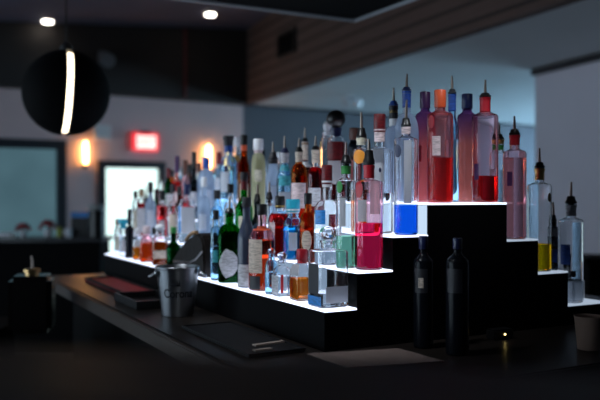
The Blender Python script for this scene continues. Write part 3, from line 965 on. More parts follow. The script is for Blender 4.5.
# ---- third left step
bottle('tall clear bottle of blue liquor with round dark label and thin pourer', 'tl', 406, 12, 142, 136, 127, 4.2, s=.273, sh='flat', g='clear', liq=('bluel', 205), pour=('black', 118, 100, .1), wraps=[(127, 134, 'pinkl')],
       labs=[(42, 40, 145, 158, 'navy', 'disc'), (-8, 36, 141, 203, 'paper', 'rect')], grp=THI)
bottle('tall clear bottle with white printed label, pinkish cap and clear liquor', 'tl', 379.5, 13.5, 153, 147, 128, 5, sh='flat', g='clear', liq=('waterl', 193), cap=('dred', 114, 5.4, 'cyl'), wraps=[(122, 142, 'pinkl')],
       labs=[(12, 58, 150, 214, 'paper', 'rect'), (-2, 10, 168, 173, 'navy', 'disc')], grp=THI)
bottle('bottle with round orange label and black pourer on the third step', 'tl', 361.5, 8.5, 153, 147, 138, 4.6, sh='flat', g='clear', liq=('amberl', 190), pour=('black', 128, 112, -.05), wraps=[(138, 145, 'cream')], labs=[(18, 90, 150, 164, 'oranged', 'disc')], grp=THI)
bottle('bottle of dark red spirit with white shoulder label and beige neck', 'tl', 315.5, 8, 176, 167, 150, 3.6, sh='round', g='clear', liq=('dredl', 168), pour=('black', 146, 136, .05), wraps=[(150, 163, 'beige')], labs=[(10, 100, 188, 206, 'grey', 'rect')], grp=THI)
bottle('amber whisky bottle with wide pinkish label and beige neck', 'tl', 299, 8.2, 176, 164, 152, 3.4, sh='round', g='amber', liq=('orangel', 176), pour=('black', 147, 138, .05), wraps=[(152, 162, 'beige')], labs=[(5, 120, 183, 208, 'pinkl', 'rect')], grp=THI)
bottle('pale bottle with teal label and silver pourer', 'tl', 284.7, 8.2, 178, 166, 153, 3.8, sh='slope', g='blue', liq=('waterl', 178), pour=('navy', 148, 136, 0), wraps=[(153, 163, 'grey'), (165, 171, 'tealy')], labs=[(0, 90, 176, 186, 'tealy', 'rect'), (0, 90, 192, 210, 'paper', 'rect')], grp=THI)
bottle('white bottle with dark cap and pourer left of the teal label bottle', 'tl', 273, 7.6, 180, 166, 160, 4.2, sh='slope', g='frost', liq=('waterl', 182), pour=('dark', 152, 142, 0), wraps=[(160, 164, 'dark')], labs=[(0, 80, 186, 206, 'paper', 'rect')], grp=THI)
bottle('milky cream liqueur bottle with pale pink neck and white cap', 'tl', 258.3, 7, 164, 154, 147, 4, sh='round', g='milk', liq=('creaml', 160), cap=('white', 139, 5, 'cyl'), wraps=[(147, 153, 'pinkl')], labs=[(0, 60, 170, 182, 'cream', 'rect')], grp=THI)
bottle('tall slender amber bottle with black cap and orange neck label', 'tl', 244, 6.2, 176, 150, 142, 2.8, sh='slope', g='amber', liq=('brownl', 156), cap=('black', 135, 3.6, 'cyl'), wraps=[(143, 151, 'orange')], labs=[(0, 80, 184, 202, 'beige', 'rect')], grp=THI)
bottle('clear bottle with deep blue neck label and wide dark stopper', 'tl', 228.5, 8.4, 166, 156, 143, 4, sh='round', g='blue', liq=('waterl', 166), cap=('dark', 136, 5.5, 'flare'), wraps=[(144, 152, 'blue')], labs=[(30, 70, 172, 192, 'paper', 'rect'), (60, 20, 160, 166, 'purple', 'disc')], grp=THI)
bottle('blurred frosted white bottle with blue cap and broad shoulders', 'tl', 206, 8.8, 184, 170, 166, 3, sh='round', g='frost', liq=('waterl', 184), cap=('blue', 157, 3.4, 'cyl'), labs=[(0, 80, 190, 208, 'paper', 'rect')], grp=THI)
bottle('blurred smoked bottle with tall black neck in front of the second wall lamp', 'tl', 194, 4.8, 186, 176, 166, 1.9, sh='slope', g='smoke', liq=('waterl', 188), cap=('black', 152, 2.1, 'cyl'), labs=[(0, 80, 192, 206, 'grey', 'rect')], grp=THI)
bottle('blurred pinkish bottle with dark brown cap', 'tl', 185.3, 4.4, 184, 177, 173, 2, sh='round', g='pinkish', liq=('redl', 186), cap=('brown', 160, 2.2, 'cyl'), labs=[(0, 80, 190, 204, 'dred', 'rect')], grp=THI)
bottle('blurred red bottle with purple neck foil', 'tl', 177, 4.6, 184, 176, 170, 2, sh='slope', g='red', liq=('redl', 182), cap=('purple', 156, 2.3, 'cyl'), labs=[(0, 80, 192, 206, 'pinkl', 'rect')], grp=THI)
bottle('blurred dark green bottle at the far end of the third step', 'tl', 168.5, 3.8, 186, 179, 176, 1.7, sh='slope', g='dgreen', liq=('greenl', 190), cap=('dred', 168, 1.9, 'cyl'), labs=[(0, 80, 194, 206, 'grey', 'rect')], grp=THI)

# ---- top step
bottle('tall bottle with orange cap and red glass, nearest on the top step', 'top', 440, 13, 117, 111, 104, 5, s=.40, sh='flat', g='red', liq=('paler', 158), cap=('orange', 90, 5.6, 'cyl'),
       labs=[(42, 34, 116, 129, 'red', 'disc'), (16, 36, 137, 156, 'pinkl', 'rect')], grp=TOP)
bottle('tall red tinted bottle with red collar and pourer, rightmost on the top step', 'top', 485, 13, 118, 112, 97, 5, s=.565, sh='flat', g='pinkish', liq=('redl', 176), pour=('black', 93, 80, .05), wraps=[(98, 112, 'red')],
       labs=[(40, 24, 164, 180, 'purple', 'rect')], grp=TOP)
bottle('dip-dyed purple to red bottle with dark navy cap left of the red collar bottle', 'top', 467, 9.5, 118, 112, 106, 4.6, s=.575, sh='flat', fade=((1.0, .70, .66), (.66, .50, .74)), cap=('navy', 94, 5.4, 'cyl'), labs=[(-38, 30, 178, 190, 'grey', 'disc')], grp=TOP)
bottle('pale blue bottle with blue neck label and pourer behind the orange capped bottle', 'top', 452, 6.6, 130, 116, 94, 3.6, s=.50, sh='slope', g='blue', liq=('waterl', 140), pour=('dark', 89, 76, -.05), wraps=[(94.5, 111, 'blue')], grp=TOP)
bottle('dip-dyed purple to red bottle with purple cap left of the orange capped bottle', 'top', 425, 9.5, 117, 111, 106, 4.4, s=.45, sh='flat', fade=((1.0, .64, .64), (.68, .50, .76)), cap=('purple', 92, 5.2, 'cyl'), labs=[(38, 34, 146, 162, 'red', 'rect')], grp=TOP)
bottle('tall white bottle with bright blue neck label and pourer', 'top', 406.5, 12, 134, 114, 91, 4, s=.372, sh='round', g='frost', liq=('waterl', 132), pour=('navy', 87, 74, .1), wraps=[(91.5, 108, 'blue')], labs=[], grp=TOP)
bottle('white bottle with black and gold neck and blue rimmed pourer', 'top', 393.5, 9, 140, 127, 106, 4, s=.378, sh='round', g='frost', liq=('waterl', 138), pour=('blue', 101, 88, .0), wraps=[(104, 119, 'dark'), (119, 126, 'white'), (110, 113, 'gold')], grp=TOP)
bottle('bottle with broad reddish brown cap behind the green label bottle', 'top', 355, 7, 148, 142, 138, 5, s=.37, sh='flat', g='smoke', liq=('brownl', 152), cap=('brown', 128, 5.6, 'cyl'), labs=[(0, 80, 160, 180, 'dred', 'rect')], grp=TOP)
bottle('bottle of dark red spirit topped by a big glossy black ball stopper', 'top', 336, 9, 144, 137, 128, 5, s=.372, sh='round', g='clear', liq=('dredl', 142), cap=('black', 110, 9.5, 'ball'), wraps=[(128, 136, 'navy')], labs=[(10, 110, 142, 160, 'dred', 'rect'), (10, 110, 161, 184, 'paper', 'rect')], grp=TOP)
bottle('clear crystal decanter with small white knob and gilt edge', 'top', 327, 8, 150, 138, 132, 4.6, s=.445, n=4, sh='round', g='clear', liq=('amberl', 176), cap=('white', 121, 4, 'ball'), labs=[(40, 14, 142, 162, 'gold', 'rect')], name='decanter', cat='decanter', grp=TOP)
bottle('tall brown bottle with the longest beige neck and pourer, on the top step', 'top', 305, 7.4, 174, 164, 142, 3, s=.38, sh='round', g='brown', liq=('brownl', 176), pour=('black', 138, 128, .0), wraps=[(142, 160, 'beige'), (162, 167, 'white')], grp=TOP)
bottle('small clear bottle with pale cap and reddish label between the blue neck and amber bottles', 'top', 236.5, 5.5, 160, 150, 144, 2.6, s=.40, sh='round', g='clear', liq=('waterl', 162), cap=('grey', 137, 3, 'cyl'), labs=[(0, 80, 162, 180, 'dred', 'rect'), (0, 80, 156, 162, 'gold', 'rect')], grp=TOP)
bottle('blurred pale bottle on the top step left of the frosted bottle with blue cap', 'top', 219, 6, 176, 168, 162, 2.4, s=.40, sh='round', g='blue', liq=('waterl', 178), cap=('dred', 152, 2.8, 'cyl'), labs=[(0, 80, 178, 192, 'paper', 'rect')], grp=TOP)

# ---- right steps
bottle('bottle with green and gold collar half hidden behind the red collar bottle', 'tr', 499, 8, 156, 151, 139, 4.4, s=.70, sh='flat', g='clear', liq=('waterl', 170), pour=('black', 134, 122, -.05), wraps=[(140, 144, 'gold'), (145, 150, 'green')], grp=RGT)
bottle('clear pinkish bottle with orange red collar and pourer on the right third step', 'tr', 514.5, 11.5, 154, 149, 135, 4.8, s=.672, sh='flat', g='pinkish', liq=('palep', 158), pour=('black', 129, 116, -.05), wraps=[(135.5, 145, 'red')],
       labs=[(24, 26, 172, 186, 'purple', 'rect')], grp=RGT)
bottle('clear bottle with gold neck and yellow liquor on the right second step', 'mr', 539.5, 12, 187, 182, 168, 4.4, s=.791, sh='flat', g='clear', liq=('yellowl', 244), pour=('black', 162, 148, .0), wraps=[(168.5, 180, 'gold')],
       labs=[(48, 30, 246, 256, 'oranged', 'rect'), (-52, 26, 193, 202, 'cork', 'disc')], grp=RGT)
bottle('slim dark bottle with white label and bright blue mark on the right second step', 'mr', 555.5, 4.5, 230, 226, 222, 2.8, s=.846, t=.045, n=4, sh='round', g='smoke', liq=('waterl', 232), pour=('dark', 215, 202, -.1), labs=[(0, 100, 226, 236, 'paper', 'rect'), (0, 70, 249, 262, 'blue', 'rect')], grp=RGT)
bottle('clear bottle with dark pourer and blue label alone at the far right step', 'br', 571, 12, 222, 217, 204, 4.8, s=.920, sh='flat', g='clear', liq=('waterl', 222), pour=('black', 196, 182, .05), wraps=[(205, 216, 'grey')],
       labs=[(28, 50, 244, 264, 'blue', 'rect'), (-10, 24, 270, 276, 'dark', 'rect')], grp=RGT)
# unlit bottles on the counter in front of the black end
for px, y0, Y, ya, lab in ((423.5, 347, 2.045, 0, 'dark unlit bottle with small beige label standing left against the black end'), (457.5, 356, 1.955, 1, 'dark unlit bottle standing nearer on the counter before the black end')):
    q = at(px, y0, Y)
    bottle(lab, None, px, 10 if ya == 0 else 11.5, 262, 252, 246, 4, loc=(q.x, q.y, 1.1005), sh='slope', g='black', cap=('navy', 236 + 2 * ya, 4.4, 'cyl'),
           labs=[(15, 80, 268, 292, 'dark', 'rect'), (15, 30, 277, 287, 'beige' if ya == 0 else 'dark', 'rect')], grp='unlit bottles on the counter')

# more blurred bottles towards the far end
for row in (
    ('blurred pale bottle with brown cap behind the white frosted bottle, on the top step', 'top', 199, 4.6, 182, 175, 170, 2, dict(s=.40, g='clear', liq=('waterl', 184), cap=('brown', 163, 2.3, 'cyl'), labs=[(0, 90, 186, 198, 'paper', 'rect')])),
    ('blurred dark brown bottle on the top step between two pale ones', 'top', 190, 4.2, 184, 176, 171, 2, dict(s=.40, sh='slope', g='brown', liq=('brownl', 184), cap=('black', 164, 2.2, 'cyl'), labs=[(0, 90, 188, 198, 'beige', 'rect')])),
    ('blurred clear bottle with silver cap near the far end of the top step', 'top', 181, 4.2, 184, 178, 174, 2, dict(s=.40, g='blue', liq=('waterl', 186), cap=('silver', 168, 2.2, 'cyl'), labs=[(0, 90, 188, 198, 'paper', 'rect')])),
    ('blurred amber bottle with black cap, last on the top step', 'top', 172, 4.0, 186, 180, 175, 1.9, dict(s=.40, g='amber', liq=('amberl', 186), cap=('black', 170, 2.0, 'cyl'), labs=[(0, 90, 189, 198, 'cream', 'rect')])),
    ('blurred clear bottle on the top step behind the milky cream liqueur', 'top', 262, 6.2, 170, 160, 155, 2.6, dict(s=.40, g='clear', liq=('waterl', 172), cap=('black', 149, 3, 'cyl'), labs=[(0, 90, 174, 194, 'paper', 'rect')])),
    ('pale bottle on the top step glimpsed behind the teal label bottle', 'top', 280, 6.8, 172, 163, 157, 2.8, dict(s=.40, g='clear', liq=('waterl', 174), cap=('silver', 152, 3.2, 'cyl'), labs=[(0, 90, 176, 194, 'paper', 'rect')])),
    ('blurred dark red bottle with black cap, last on the third step', 'tl', 162, 3.8, 190, 183, 179, 1.7, dict(g='clear', liq=('dredl', 190), cap=('black', 172, 1.9, 'cyl'), labs=[(0, 90, 196, 206, 'paper', 'rect')])),
    ('blurred brown bottle on the second step beside the beige label bottle', 'ml', 179.2, 4.4, 208, 199, 193, 2, dict(sh='slope', s=.165, g='brown', liq=('brownl', 208), cap=('dark', 186, 2.2, 'cyl'), labs=[(0, 90, 216, 232, 'cream', 'rect')])),
    ('blurred dark bottle standing between the red and white bottles before the door', 'ml', 156.4, 4.0, 210, 202, 197, 1.8, dict(sh='slope', s=.165, g='dgreen', liq=('brownl', 210), cap=('black', 189, 2, 'cyl'), labs=[(0, 90, 216, 230, 'grey', 'rect')])),
    ('blurred pale bottle with tall dark pourer before the bright door', 'ml', 146.0, 3.4, 212, 205, 200, 1.6, dict(s=.165, g='clear', liq=('waterl', 212), pour=('black', 194, 186, .1), labs=[(0, 90, 216, 230, 'paper', 'rect')])),
    ('blurred white bottle with black cap, last on the second step', 'ml', 135.6, 3.6, 206, 200, 196, 1.8, dict(g='clear', liq=('waterl', 208), cap=('black', 191, 2, 'cyl'), labs=[(0, 90, 210, 230, 'cream', 'rect')])),
    ('blurred small dark red bottle behind the squat orange ones on the lowest step', 'bl', 154, 3.4, 243, 236, 232, 2, dict(s=.074, g='clear', liq=('dredl', 242), cap=('black', 227, 2.2, 'cyl'), labs=[(0, 80, 246, 256, 'paper', 'rect')])),
):
    bottle(*row[:8], grp={'top': TOP, 'tl': THI, 'ml': MID, 'bl': BOT}[row[1]], **row[8])
# ------------------------------------------------------------------ things on the counter
YAW = math.atan2(V.y, V.x)
# ice bucket
M_bucket = pbr('bucket_steel', (.36, .38, .41), .40, 1.0, noise=.10, scale=6, stretch=(1, 1, .05))
nt = M_bucket.node_tree; tg = nt.nodes.new('ShaderNodeTangent'); tg.direction_type = 'RADIAL'; tg.axis = 'Z'
pb = [n_ for n_ in nt.nodes if n_.type == 'BSDF_PRINCIPLED'][0]; pb.inputs['Anisotropic'].default_value = .85; pb.inputs['Anisotropic Rotation'].default_value = .25
nt.links.new(tg.outputs[0], pb.inputs['Tangent'])
BKY = 2.60
q = at(177.5, 316, BKY)
root = empty('ice_bucket', (q.x, q.y, 1.1003), 'brushed metal ice bucket with dark lettering on the bar', 'ice bucket', math.atan2(-q.x, q.y))
k = BKY / F
rb, rt, hb = 16.0 * k, 21.5 * k, 49.0 * k
bm = bmesh.new()
add_lathe(bm, [(rb * .96, 0), (rb, .003), (rb + (rt - rb) * .93, hb * .93), (rt * .99, hb * .94), (rt * 1.03, hb * .965), (rt * 1.03, hb * .99), (rt * .985, hb), (rt * .96, hb * .985), (rb * .97, .006), (0, .006)], 48)
finish(bm, 'bucket_body', M_bucket, root)
for sx in (-1, 1):
    bm = bmesh.new()
    zc, xc = hb * .88, sx * (rt * 1.0)
    add_tube(bm, [(xc + sx * .022 * math.sin(a), 0.026 * math.cos(a), zc - .004 - .010 * math.sin(a)) for a in [PI * i / 12 for i in range(13)]], .0038, 10)
    add_lathe(bm, [(.007, -.004), (.010, 0), (.007, .004)], 12, Matrix.Translation((xc, .026, zc)) @ Matrix.Rotation(PI / 2, 4, 'Y'))
    add_lathe(bm, [(.007, -.004), (.010, 0), (.007, .004)], 12, Matrix.Translation((xc, -.026, zc)) @ Matrix.Rotation(PI / 2, 4, 'Y'))
    finish(bm, 'handle', M_chrome, root)


def bent_text(body, size, width, zc, rad_at, az0, shear=0.0):
    fc = bpy.data.curves.new('letters', 'FONT'); fc.body = body; fc.align_x = 'CENTER'; fc.align_y = 'CENTER'; fc.size = size; fc.extrude = .0006; fc.shear = shear; fc.offset = size * .012
    fo = bpy.data.objects.new('tmp', fc); COL.objects.link(fo)
    bpy.context.view_layer.update()
    me = bpy.data.meshes.new_from_object(fo.evaluated_get(bpy.context.evaluated_depsgraph_get())); bpy.data.objects.remove(fo)
    bm = bmesh.new(); bm.from_mesh(me)
    bmesh.ops.subdivide_edges(bm, edges=[e for e in bm.edges if e.calc_length() > size * .15], cuts=2)
    xs = [v.co.x for v in bm.verts]
    kx = width / (max(xs) - min(xs))
    for v in bm.verts:
        z = zc + v.co.y
        r = rad_at(z) + .0006 + v.co.z
        a = az0 + v.co.x * kx / rad_at(zc)
        v.co = (r * math.sin(a), -r * math.cos(a), z)
    me.materials.clear()
    bm.to_mesh(me); bm.free()
    return me


rad = lambda z: rb + (rt - rb) * z / hb
M_ink = pbr('dark_ink', (.012, .014, .02), .5)
link('lettering', bent_text('Corona', .040, .100, hb * .47, rad, math.radians(2)), M_ink, root)
bm = bmesh.new()
cz0 = hb * .72
for i in range(5):                              # small crown mark over the lettering
    a = (i - 2) * .10 - .12
    r = rad(cz0) + .0008
    pts = [((r) * math.sin(a + dx), -(r) * math.cos(a + dx), cz0 + dz) for dx, dz in ((-.045, -.008), (.045, -.008), (0, .010 + .004 * (2 - abs(i - 2))))]
    vs = [bm.verts.new(p_) for p_ in pts]
    bm.faces.new(vs)
vs = []
for i in range(9):
    a = -.12 + (i - 4) * .062
    r = rad(cz0) + .0008
    vs.append((bm.verts.new((r * math.sin(a), -r * math.cos(a), cz0 - .015)), bm.verts.new((r * math.sin(a), -r * math.cos(a), cz0 - .009))))
for a_, b_ in zip(vs, vs[1:]):
    bm.faces.new((a_[0], b_[0], b_[1], a_[1]))
finish(bm, 'crown_mark', M_ink, root, smooth=False)

# dark sloped case on the lowest step
cs = pos(.0475, solve_t(.0475, 202), 1.2063)
root = empty('sloped_case', cs, 'dark sloped case with tan top edge and thin silver trim on the lowest step', 'case', YAW)
M_leather = pbr('dark_leather', (.010, .007, .006), .55, noise=.3, scale=30, bump=.2, spec=.2)
prof = [(.20, 0), (-.11, 0), (-.125, .05), (-.12, .115), (-.10, .145), (-.06, .158), (-.01, .150), (.06, .118), (.15, .075), (.21, .045)]
bm = bmesh.new()
for x0, x1, sc_ in ((-.042, .042, 1.0),):
    a = [bm.verts.new((x0, y, z)) for y, z in prof]; b_ = [bm.verts.new((x1, y, z)) for y, z in prof]
    bm.faces.new(a); bm.faces.new(b_[::-1])
    for i in range(len(prof)):
        j = (i + 1) % len(prof); bm.faces.new((a[i], b_[i], b_[j], a[j]))
bmesh.ops.bevel(bm, geom=list(bm.edges), offset=.008, segments=2, affect='EDGES')
finish(bm, 'case_body', M_leather, root)
bm = bmesh.new(); add_tube(bm, [(-.0435, y, z) for y, z in ((-.062, .160), (-.03, .157), (.0, .150), (.03, .137), (.05, .126))], .007, 10); finish(bm, 'tan_edge', pbr('tan_leather', (.42, .25, .13), .5), root)
bm = bmesh.new(); add_tube(bm, [(-.0445, y, z) for y, z in ((-.115, .095), (-.05, .062), (.02, .045), (.19, .038))], .0035, 8); finish(bm, 'trim', M_chrome, root)

# rubber bar mats, menu sheet and small things on the bar top
def flat_thing(name, label, cat, s0, s1, t0, t1, h, m, z=1.1003, yaw=0.0):
    c = pos((s0 + s1) / 2, (t0 + t1) / 2, z)
    r = empty(name, c, label, cat, YAW + yaw)
    a, b = (s1 - s0) / 2, (t1 - t0) / 2
    return r, a, b


M_rubber = pbr('black_rubber', (.006, .006, .007), .6, spec=.2)
r, a, b = flat_thing('bar_mat', 'black rubber bar mat with tan stripes beside the metal bucket', 'bar mat', -.205, -.045, .02, .50, .01, M_rubber)
bm = bmesh.new(); add_box(bm, (-a, -b, 0), (a, b, .008), bevel=.003); finish(bm, 'mat_base', M_rubber, r)
bm = bmesh.new(); frame_bars(bm, -a, a, -b, b, .006, Matrix(((1, 0, 0, 0), (0, 0, 1, 0), (0, 1, 0, 0), (0, 0, 0, 1))), .0075, .011); finish(bm, 'rim', M_rubber, r, smooth=False)
bm = bmesh.new(); add_box(bm, (-.045, -.145, .0082), (.050, -.128, .0122), Matrix.Rotation(.18, 4, 'Z')); add_box(bm, (-.068, -.205, .0082), (-.018, -.190, .0122), Matrix.Rotation(.1, 4, 'Z'))
finish(bm, 'tan_stripes', pbr('tan_marks', (.30, .24, .20), .6), r, smooth=False)  # two tan marks lying on the mat

r, a, b = flat_thing('bar_mat', 'dark red bar mat lying on the bar beyond the metal bucket', 'bar mat', -.16, -.02, 1.30, 1.95, .01, None)
bm = bmesh.new(); add_box(bm, (-a, -b, 0), (a, b, .012), bevel=.004); finish(bm, 'mat_base', pbr('dark_red_rubber', (.17, .016, .018), .5, spec=.2), r)
bm = bmesh.new(); frame_bars(bm, -a, a, -b, b, .012, Matrix.Rotation(0, 4, 'X') @ Matrix(((1, 0, 0, 0), (0, 0, 1, 0), (0, 1, 0, 0), (0, 0, 0, 1))), .010, .017); finish(bm, 'rim', M_rubber, r, smooth=False)

r, a, b = flat_thing('bar_caddy', 'low black tray on the bar between the red mat and the bucket', 'tray', -.215, -.05, .93, 1.22, .02, None)
bm = bmesh.new(); add_box(bm, (-a, -b, 0), (a, b, .006)); frame_bars(bm, -a, a, -b, b, .008, Matrix(((1, 0, 0, 0), (0, 0, 1, 0), (0, 1, 0, 0), (0, 0, 0, 1))), .002, .030)
tag_root = finish(bm, 'tray_shell', M_black, r, smooth=False)

# menu sheet in the foreground
pts = [(.018, 1.955), (.1116, 1.80), (.345, 1.868), (.256, 2.022)]
bm = bmesh.new(); add_prism(bm, pts, 1.1003, 1.1023)
tag(finish(bm, 'menu_sheet', pbr('buff_card', (.19, .14, .125), .7, noise=.08, scale=20), smooth=False), 'plain buff menu card lying on the bar before the display corner', 'menu')

# small power adapter with a yellow indicator
q = at(500, 340, 2.17)
r = empty('power_adapter', (q.x, q.y, 1.1003), 'small black power adapter with a tiny yellow light at the display foot', 'power adapter', YAW)
bm = bmesh.new(); add_box(bm, (-.035, -.02, 0), (.035, .02, .028), bevel=.004); finish(bm, 'housing', M_black, r)
bm = bmesh.new(); add_lathe(bm, [(.0028, 0), (.0028, .002), (0, .003)], 12, Matrix.Translation((.0, -.02, .015)) @ Matrix.Rotation(PI / 2, 4, 'X')); finish(bm, 'indicator', emis('indicator_yellow', (1, .75, .25), 5), r)

# brown paper cup at right
q = at(589, 349, 2.02)
r = empty('paper_cup', (q.x, q.y, 1.1003), 'brown paper cup in the dim right corner of the bar', 'cup')
bm = bmesh.new(); add_lathe(bm, [(.026, 0), (.028, .001), (.036, .083), (.0375, .085), (.036, .087), (.0345, .085), (.027, .004), (0, .004)], 28); finish(bm, 'cup_body', pbr('kraft_paper', (.34, .22, .17), .8), r)
# white box and green bottle on the far right step
q = pos(.985, .10, 1.1633)
r = empty('napkin_box', q, 'small white box on the far right step at the photo edge', 'box', YAW)
bm = bmesh.new(); add_box(bm, (-.03, -.03, 0), (.03, .03, .062), bevel=.003); finish(bm, 'box_body', M_white, r)
bm = bmesh.new(); add_box(bm, (-.02, -.008, .0622), (.02, .008, .066)); finish(bm, 'slot', M_matte, r, smooth=False)

# ------------------------------------------------------------------ ledge behind, at left
LY = 7.4
bm = bmesh.new()
x1 = (105 - 300) / F * LY
r = empty('back_ledge', (0, LY, 0), 'dark counter along the back left under the dusky window', 'counter')
bm = bmesh.new(); add_box(bm, (-3.7, -.12, 1.06), (x1, .35, 1.10), bevel=.004); finish(bm, 'worktop', pbr('dark_worktop', (.03, .03, .034), .25), r)
bm = bmesh.new(); add_box(bm, (-3.65, -.06, 0), (x1 - .03, .30, 1.06)); finish(bm, 'front_panel', M_matte, r, smooth=False)


def on_ledge(px, name, label, cat, dy=0.06, grp=None):
    q = at(px, HY, LY + dy)
    return empty(name, (q.x, q.y, 1.1002), label, cat, 0, grp)


PXM = LY / F
for px, w, h, lab in ((23, 6.5, 9, 'bowl of dark red flowers at the left on the back counter'), (48, 8, 11, 'larger white pot of dark red flowers near the middle of the back counter')):
    r = on_ledge(px, 'flower_pot', lab, 'flowers', .06, 'flower pots on the back counter')
    bm = bmesh.new(); add_lathe(bm, [(w * .4 * PXM, 0), (w * .62 * PXM, h * .62 * PXM), (w * .66 * PXM, h * .66 * PXM), (w * .55 * PXM, h * .66 * PXM), (w * .4 * PXM, .01), (0, .01)], 20); finish(bm, 'pot', M_white, r)
    bm = bmesh.new()
    for i in range(60):
        a_, e_ = random.uniform(0, 2 * PI), random.uniform(.05, 1.4)
        p_ = Vector((math.cos(a_) * math.cos(e_) * w * 1.0, math.sin(a_) * math.cos(e_) * w * 1.0, h * .7 + math.sin(e_) * h * .75)) * PXM
        mt = Matrix.Translation(p_) @ Matrix.Rotation(random.uniform(0, 3), 4, 'X') @ Matrix.Rotation(random.uniform(0, 3), 4, 'Z') @ Matrix.Diagonal((1, .8, .35, 1))
        b2 = bmesh.new(); bmesh.ops.create_icosphere(b2, subdivisions=1, radius=.020); merge(bm, b2, mt)
    finish(bm, 'blooms', pbr('dark_red_petal', (.30, .02, .03), .6), r)
r = on_ledge(59.5, 'glass_jar', 'small yellow green jar beside the larger flower pot', 'jar')
bm = bmesh.new(); add_lathe(bm, [(.022, 0), (.028, .004), (.028, .07), (.018, .085), (.018, .095), (0, .095)], 18); finish(bm, 'jar_body', pbr('lime_glass', (.30, .36, .05), .2), r)
bm = bmesh.new(); add_lathe(bm, [(.020, .0955), (.020, .11), (0, .112)], 18); finish(bm, 'lid', M_black, r)
r = on_ledge(68.5, 'coffee_cup', 'white cup at the left of the blue topped dark box', 'cup')
bm = bmesh.new(); add_lathe(bm, [(.025, 0), (.036, .06), (.038, .075), (.034, .075), (.023, .006), (0, .006)], 20); finish(bm, 'cup_body', M_white, r)
bm = bmesh.new(); add_tube(bm, [(-.036 - .02 * math.sin(a), 0, .04 + .02 * math.cos(a)) for a in [PI * i / 8 for i in range(9)]], .004, 8); finish(bm, 'handle', M_white, r)
r = on_ledge(6, 'napkin_stack', 'stack of white napkins at the far left of the back counter', 'napkins')
bm = bmesh.new()
for i in range(4):
    add_box(bm, (-.07, -.07, i * .010), (.07, .07, i * .010 + .009), Matrix.Rotation(random.uniform(-.05, .05), 4, 'Z'), .001)
finish(bm, 'napkin_layers', M_white, r, smooth=False)
r = on_ledge(83.5, 'storage_box', 'dark box with bright blue top on the back counter', 'box', .20)
bm = bmesh.new(); add_box(bm, (-.10, -.08, 0), (.10, .08, .185), bevel=.006); finish(bm, 'box_body', M_black, r)
bm = bmesh.new(); add_box(bm, (-.104, -.084, .1852), (.104, .084, .235), bevel=.01); finish(bm, 'lid', CM['bblue'], r)
r = on_ledge(97, 'storage_canister', 'black canister with white bowl rim at the right end of the back counter', 'canister', -.05)
bm = bmesh.new(); add_lathe(bm, [(.07, 0), (.08, .01), (.08, .26), (0, .26)], 24); finish(bm, 'canister_body', M_black, r)
bm = bmesh.new(); add_lathe(bm, [(.05, .2602), (.085, .295), (.088, .31), (.08, .31), (.045, .268), (0, .268)], 24); finish(bm, 'bowl', pbr('grey_bowl', (.4, .42, .42), .5), r)

# work counter and dispenser in the dark lower left corner
r = empty('work_counter', (-1.75, 3.1, 0), 'dark low work counter in the lower left corner', 'counter')
bm = bmesh.new(); add_box(bm, (-1.2, -.45, .90), (.50, .5, .94), bevel=.004); finish(bm, 'worktop', M_matte, r)
bm = bmesh.new(); add_box(bm, (-1.15, -.4, 0), (.45, .45, .90)); finish(bm, 'cabinet', M_matte, r, smooth=False)
q = at(32, 325, 3.2)
r = empty('square_dispenser', (q.x, q.y, .9403), 'dark square dispenser bottle with brass collar in the lower left corner', 'dispenser', .2)
b_ = bmesh.new(); add_box(b_, (-.085, -.085, 0), (.085, .085, .232), bevel=.02)
finish(b_, 'dispenser_body', pbr('smoked_dispenser', (.016, .013, .012), .18), r)
b_ = bmesh.new(); add_lathe(b_, [(.028, .231), (.028, .244), (.034, .246), (.034, .256), (.015, .26)], 20); finish(b_, 'collar', pbr('brass', (.55, .36, .16), .35, 1.0), r)
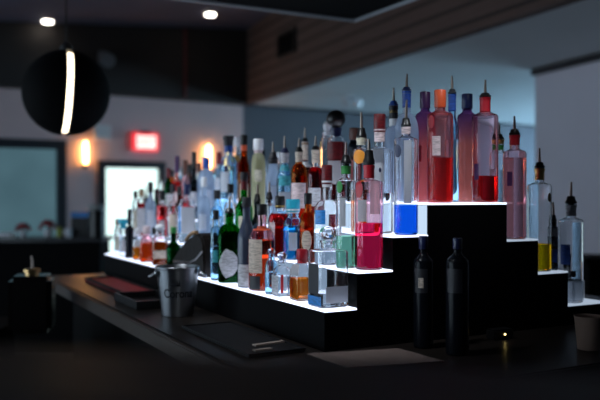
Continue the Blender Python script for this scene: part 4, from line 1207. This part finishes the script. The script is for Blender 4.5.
b_ = bmesh.new(); add_tube(b_, [(0, 0, .258), (0, 0, .29), (-.004, 0, .31)], [.006, .005, .004], 8); finish(b_, 'spout', M_spout, r)

# dark counter far right
r = empty('side_counter', (0, 5.0, 0), 'dark counter behind the display at the far right against the pale wall', 'counter')
b_ = bmesh.new(); add_box(b_, (1.80, -.1, 1.06), (2.8, .3, 1.10), bevel=.004); finish(b_, 'worktop', M_matte, r)
b_ = bmesh.new(); add_box(b_, (1.83, -.06, 0), (2.75, .27, 1.06)); finish(b_, 'front_panel', M_matte, r, smooth=False)

# blurred wooden rail right in front of the camera
r = empty('front_ledge', (0, .478, 0), 'dark brown wooden rail blurred across the very front', 'rail', math.atan2(-.217, 1))
b_ = bmesh.new(); add_box(b_, (-1.0, -.13, 1.372), (1.0, 0, 1.400), bevel=.006); finish(b_, 'ledge_top', M_ledge, r)
b_ = bmesh.new(); add_box(b_, (-.98, -.10, 0.0), (.98, -.04, 1.372)); finish(b_, 'support_panel', M_matte, r, smooth=False)
# ------------------------------------------------------------------ light
w = bpy.data.worlds.new('World'); sc.world = w
w.use_nodes = True
bg = w.node_tree.nodes['Background']
bg.inputs[0].default_value = (0.50, 0.68, 1.0, 1)
bg.inputs[1].default_value = 0.02

cam = bpy.data.cameras.new('camera')
cam.sensor_width = 36
cam.lens = F / 600 * 36
cam.clip_start = .02
cam.dof.use_dof = True
cam.dof.focus_distance = 2.10
cam.dof.aperture_fstop = 2.0
cam.dof.aperture_blades = 9
co = bpy.data.objects.new('camera', cam)
COL.objects.link(co)
co.location = (0, 0, HC)
co.rotation_euler = (PI / 2 - math.atan((200 - HY) / F), 0, 0)
sc.camera = co
sc.view_settings.view_transform = 'Standard'
sc.view_settings.look = 'None'
sc.view_settings.gamma = 1
sc.view_settings.use_curve_mapping = False
sc.view_settings.exposure = 0
cy = sc.cycles
cy.use_denoising = True
cy.max_bounces = 24
cy.transmission_bounces = 24
cy.glossy_bounces = 8
cy.diffuse_bounces = 3
cy.transparent_max_bounces = 12
cy.sample_clamp_indirect = 4.0
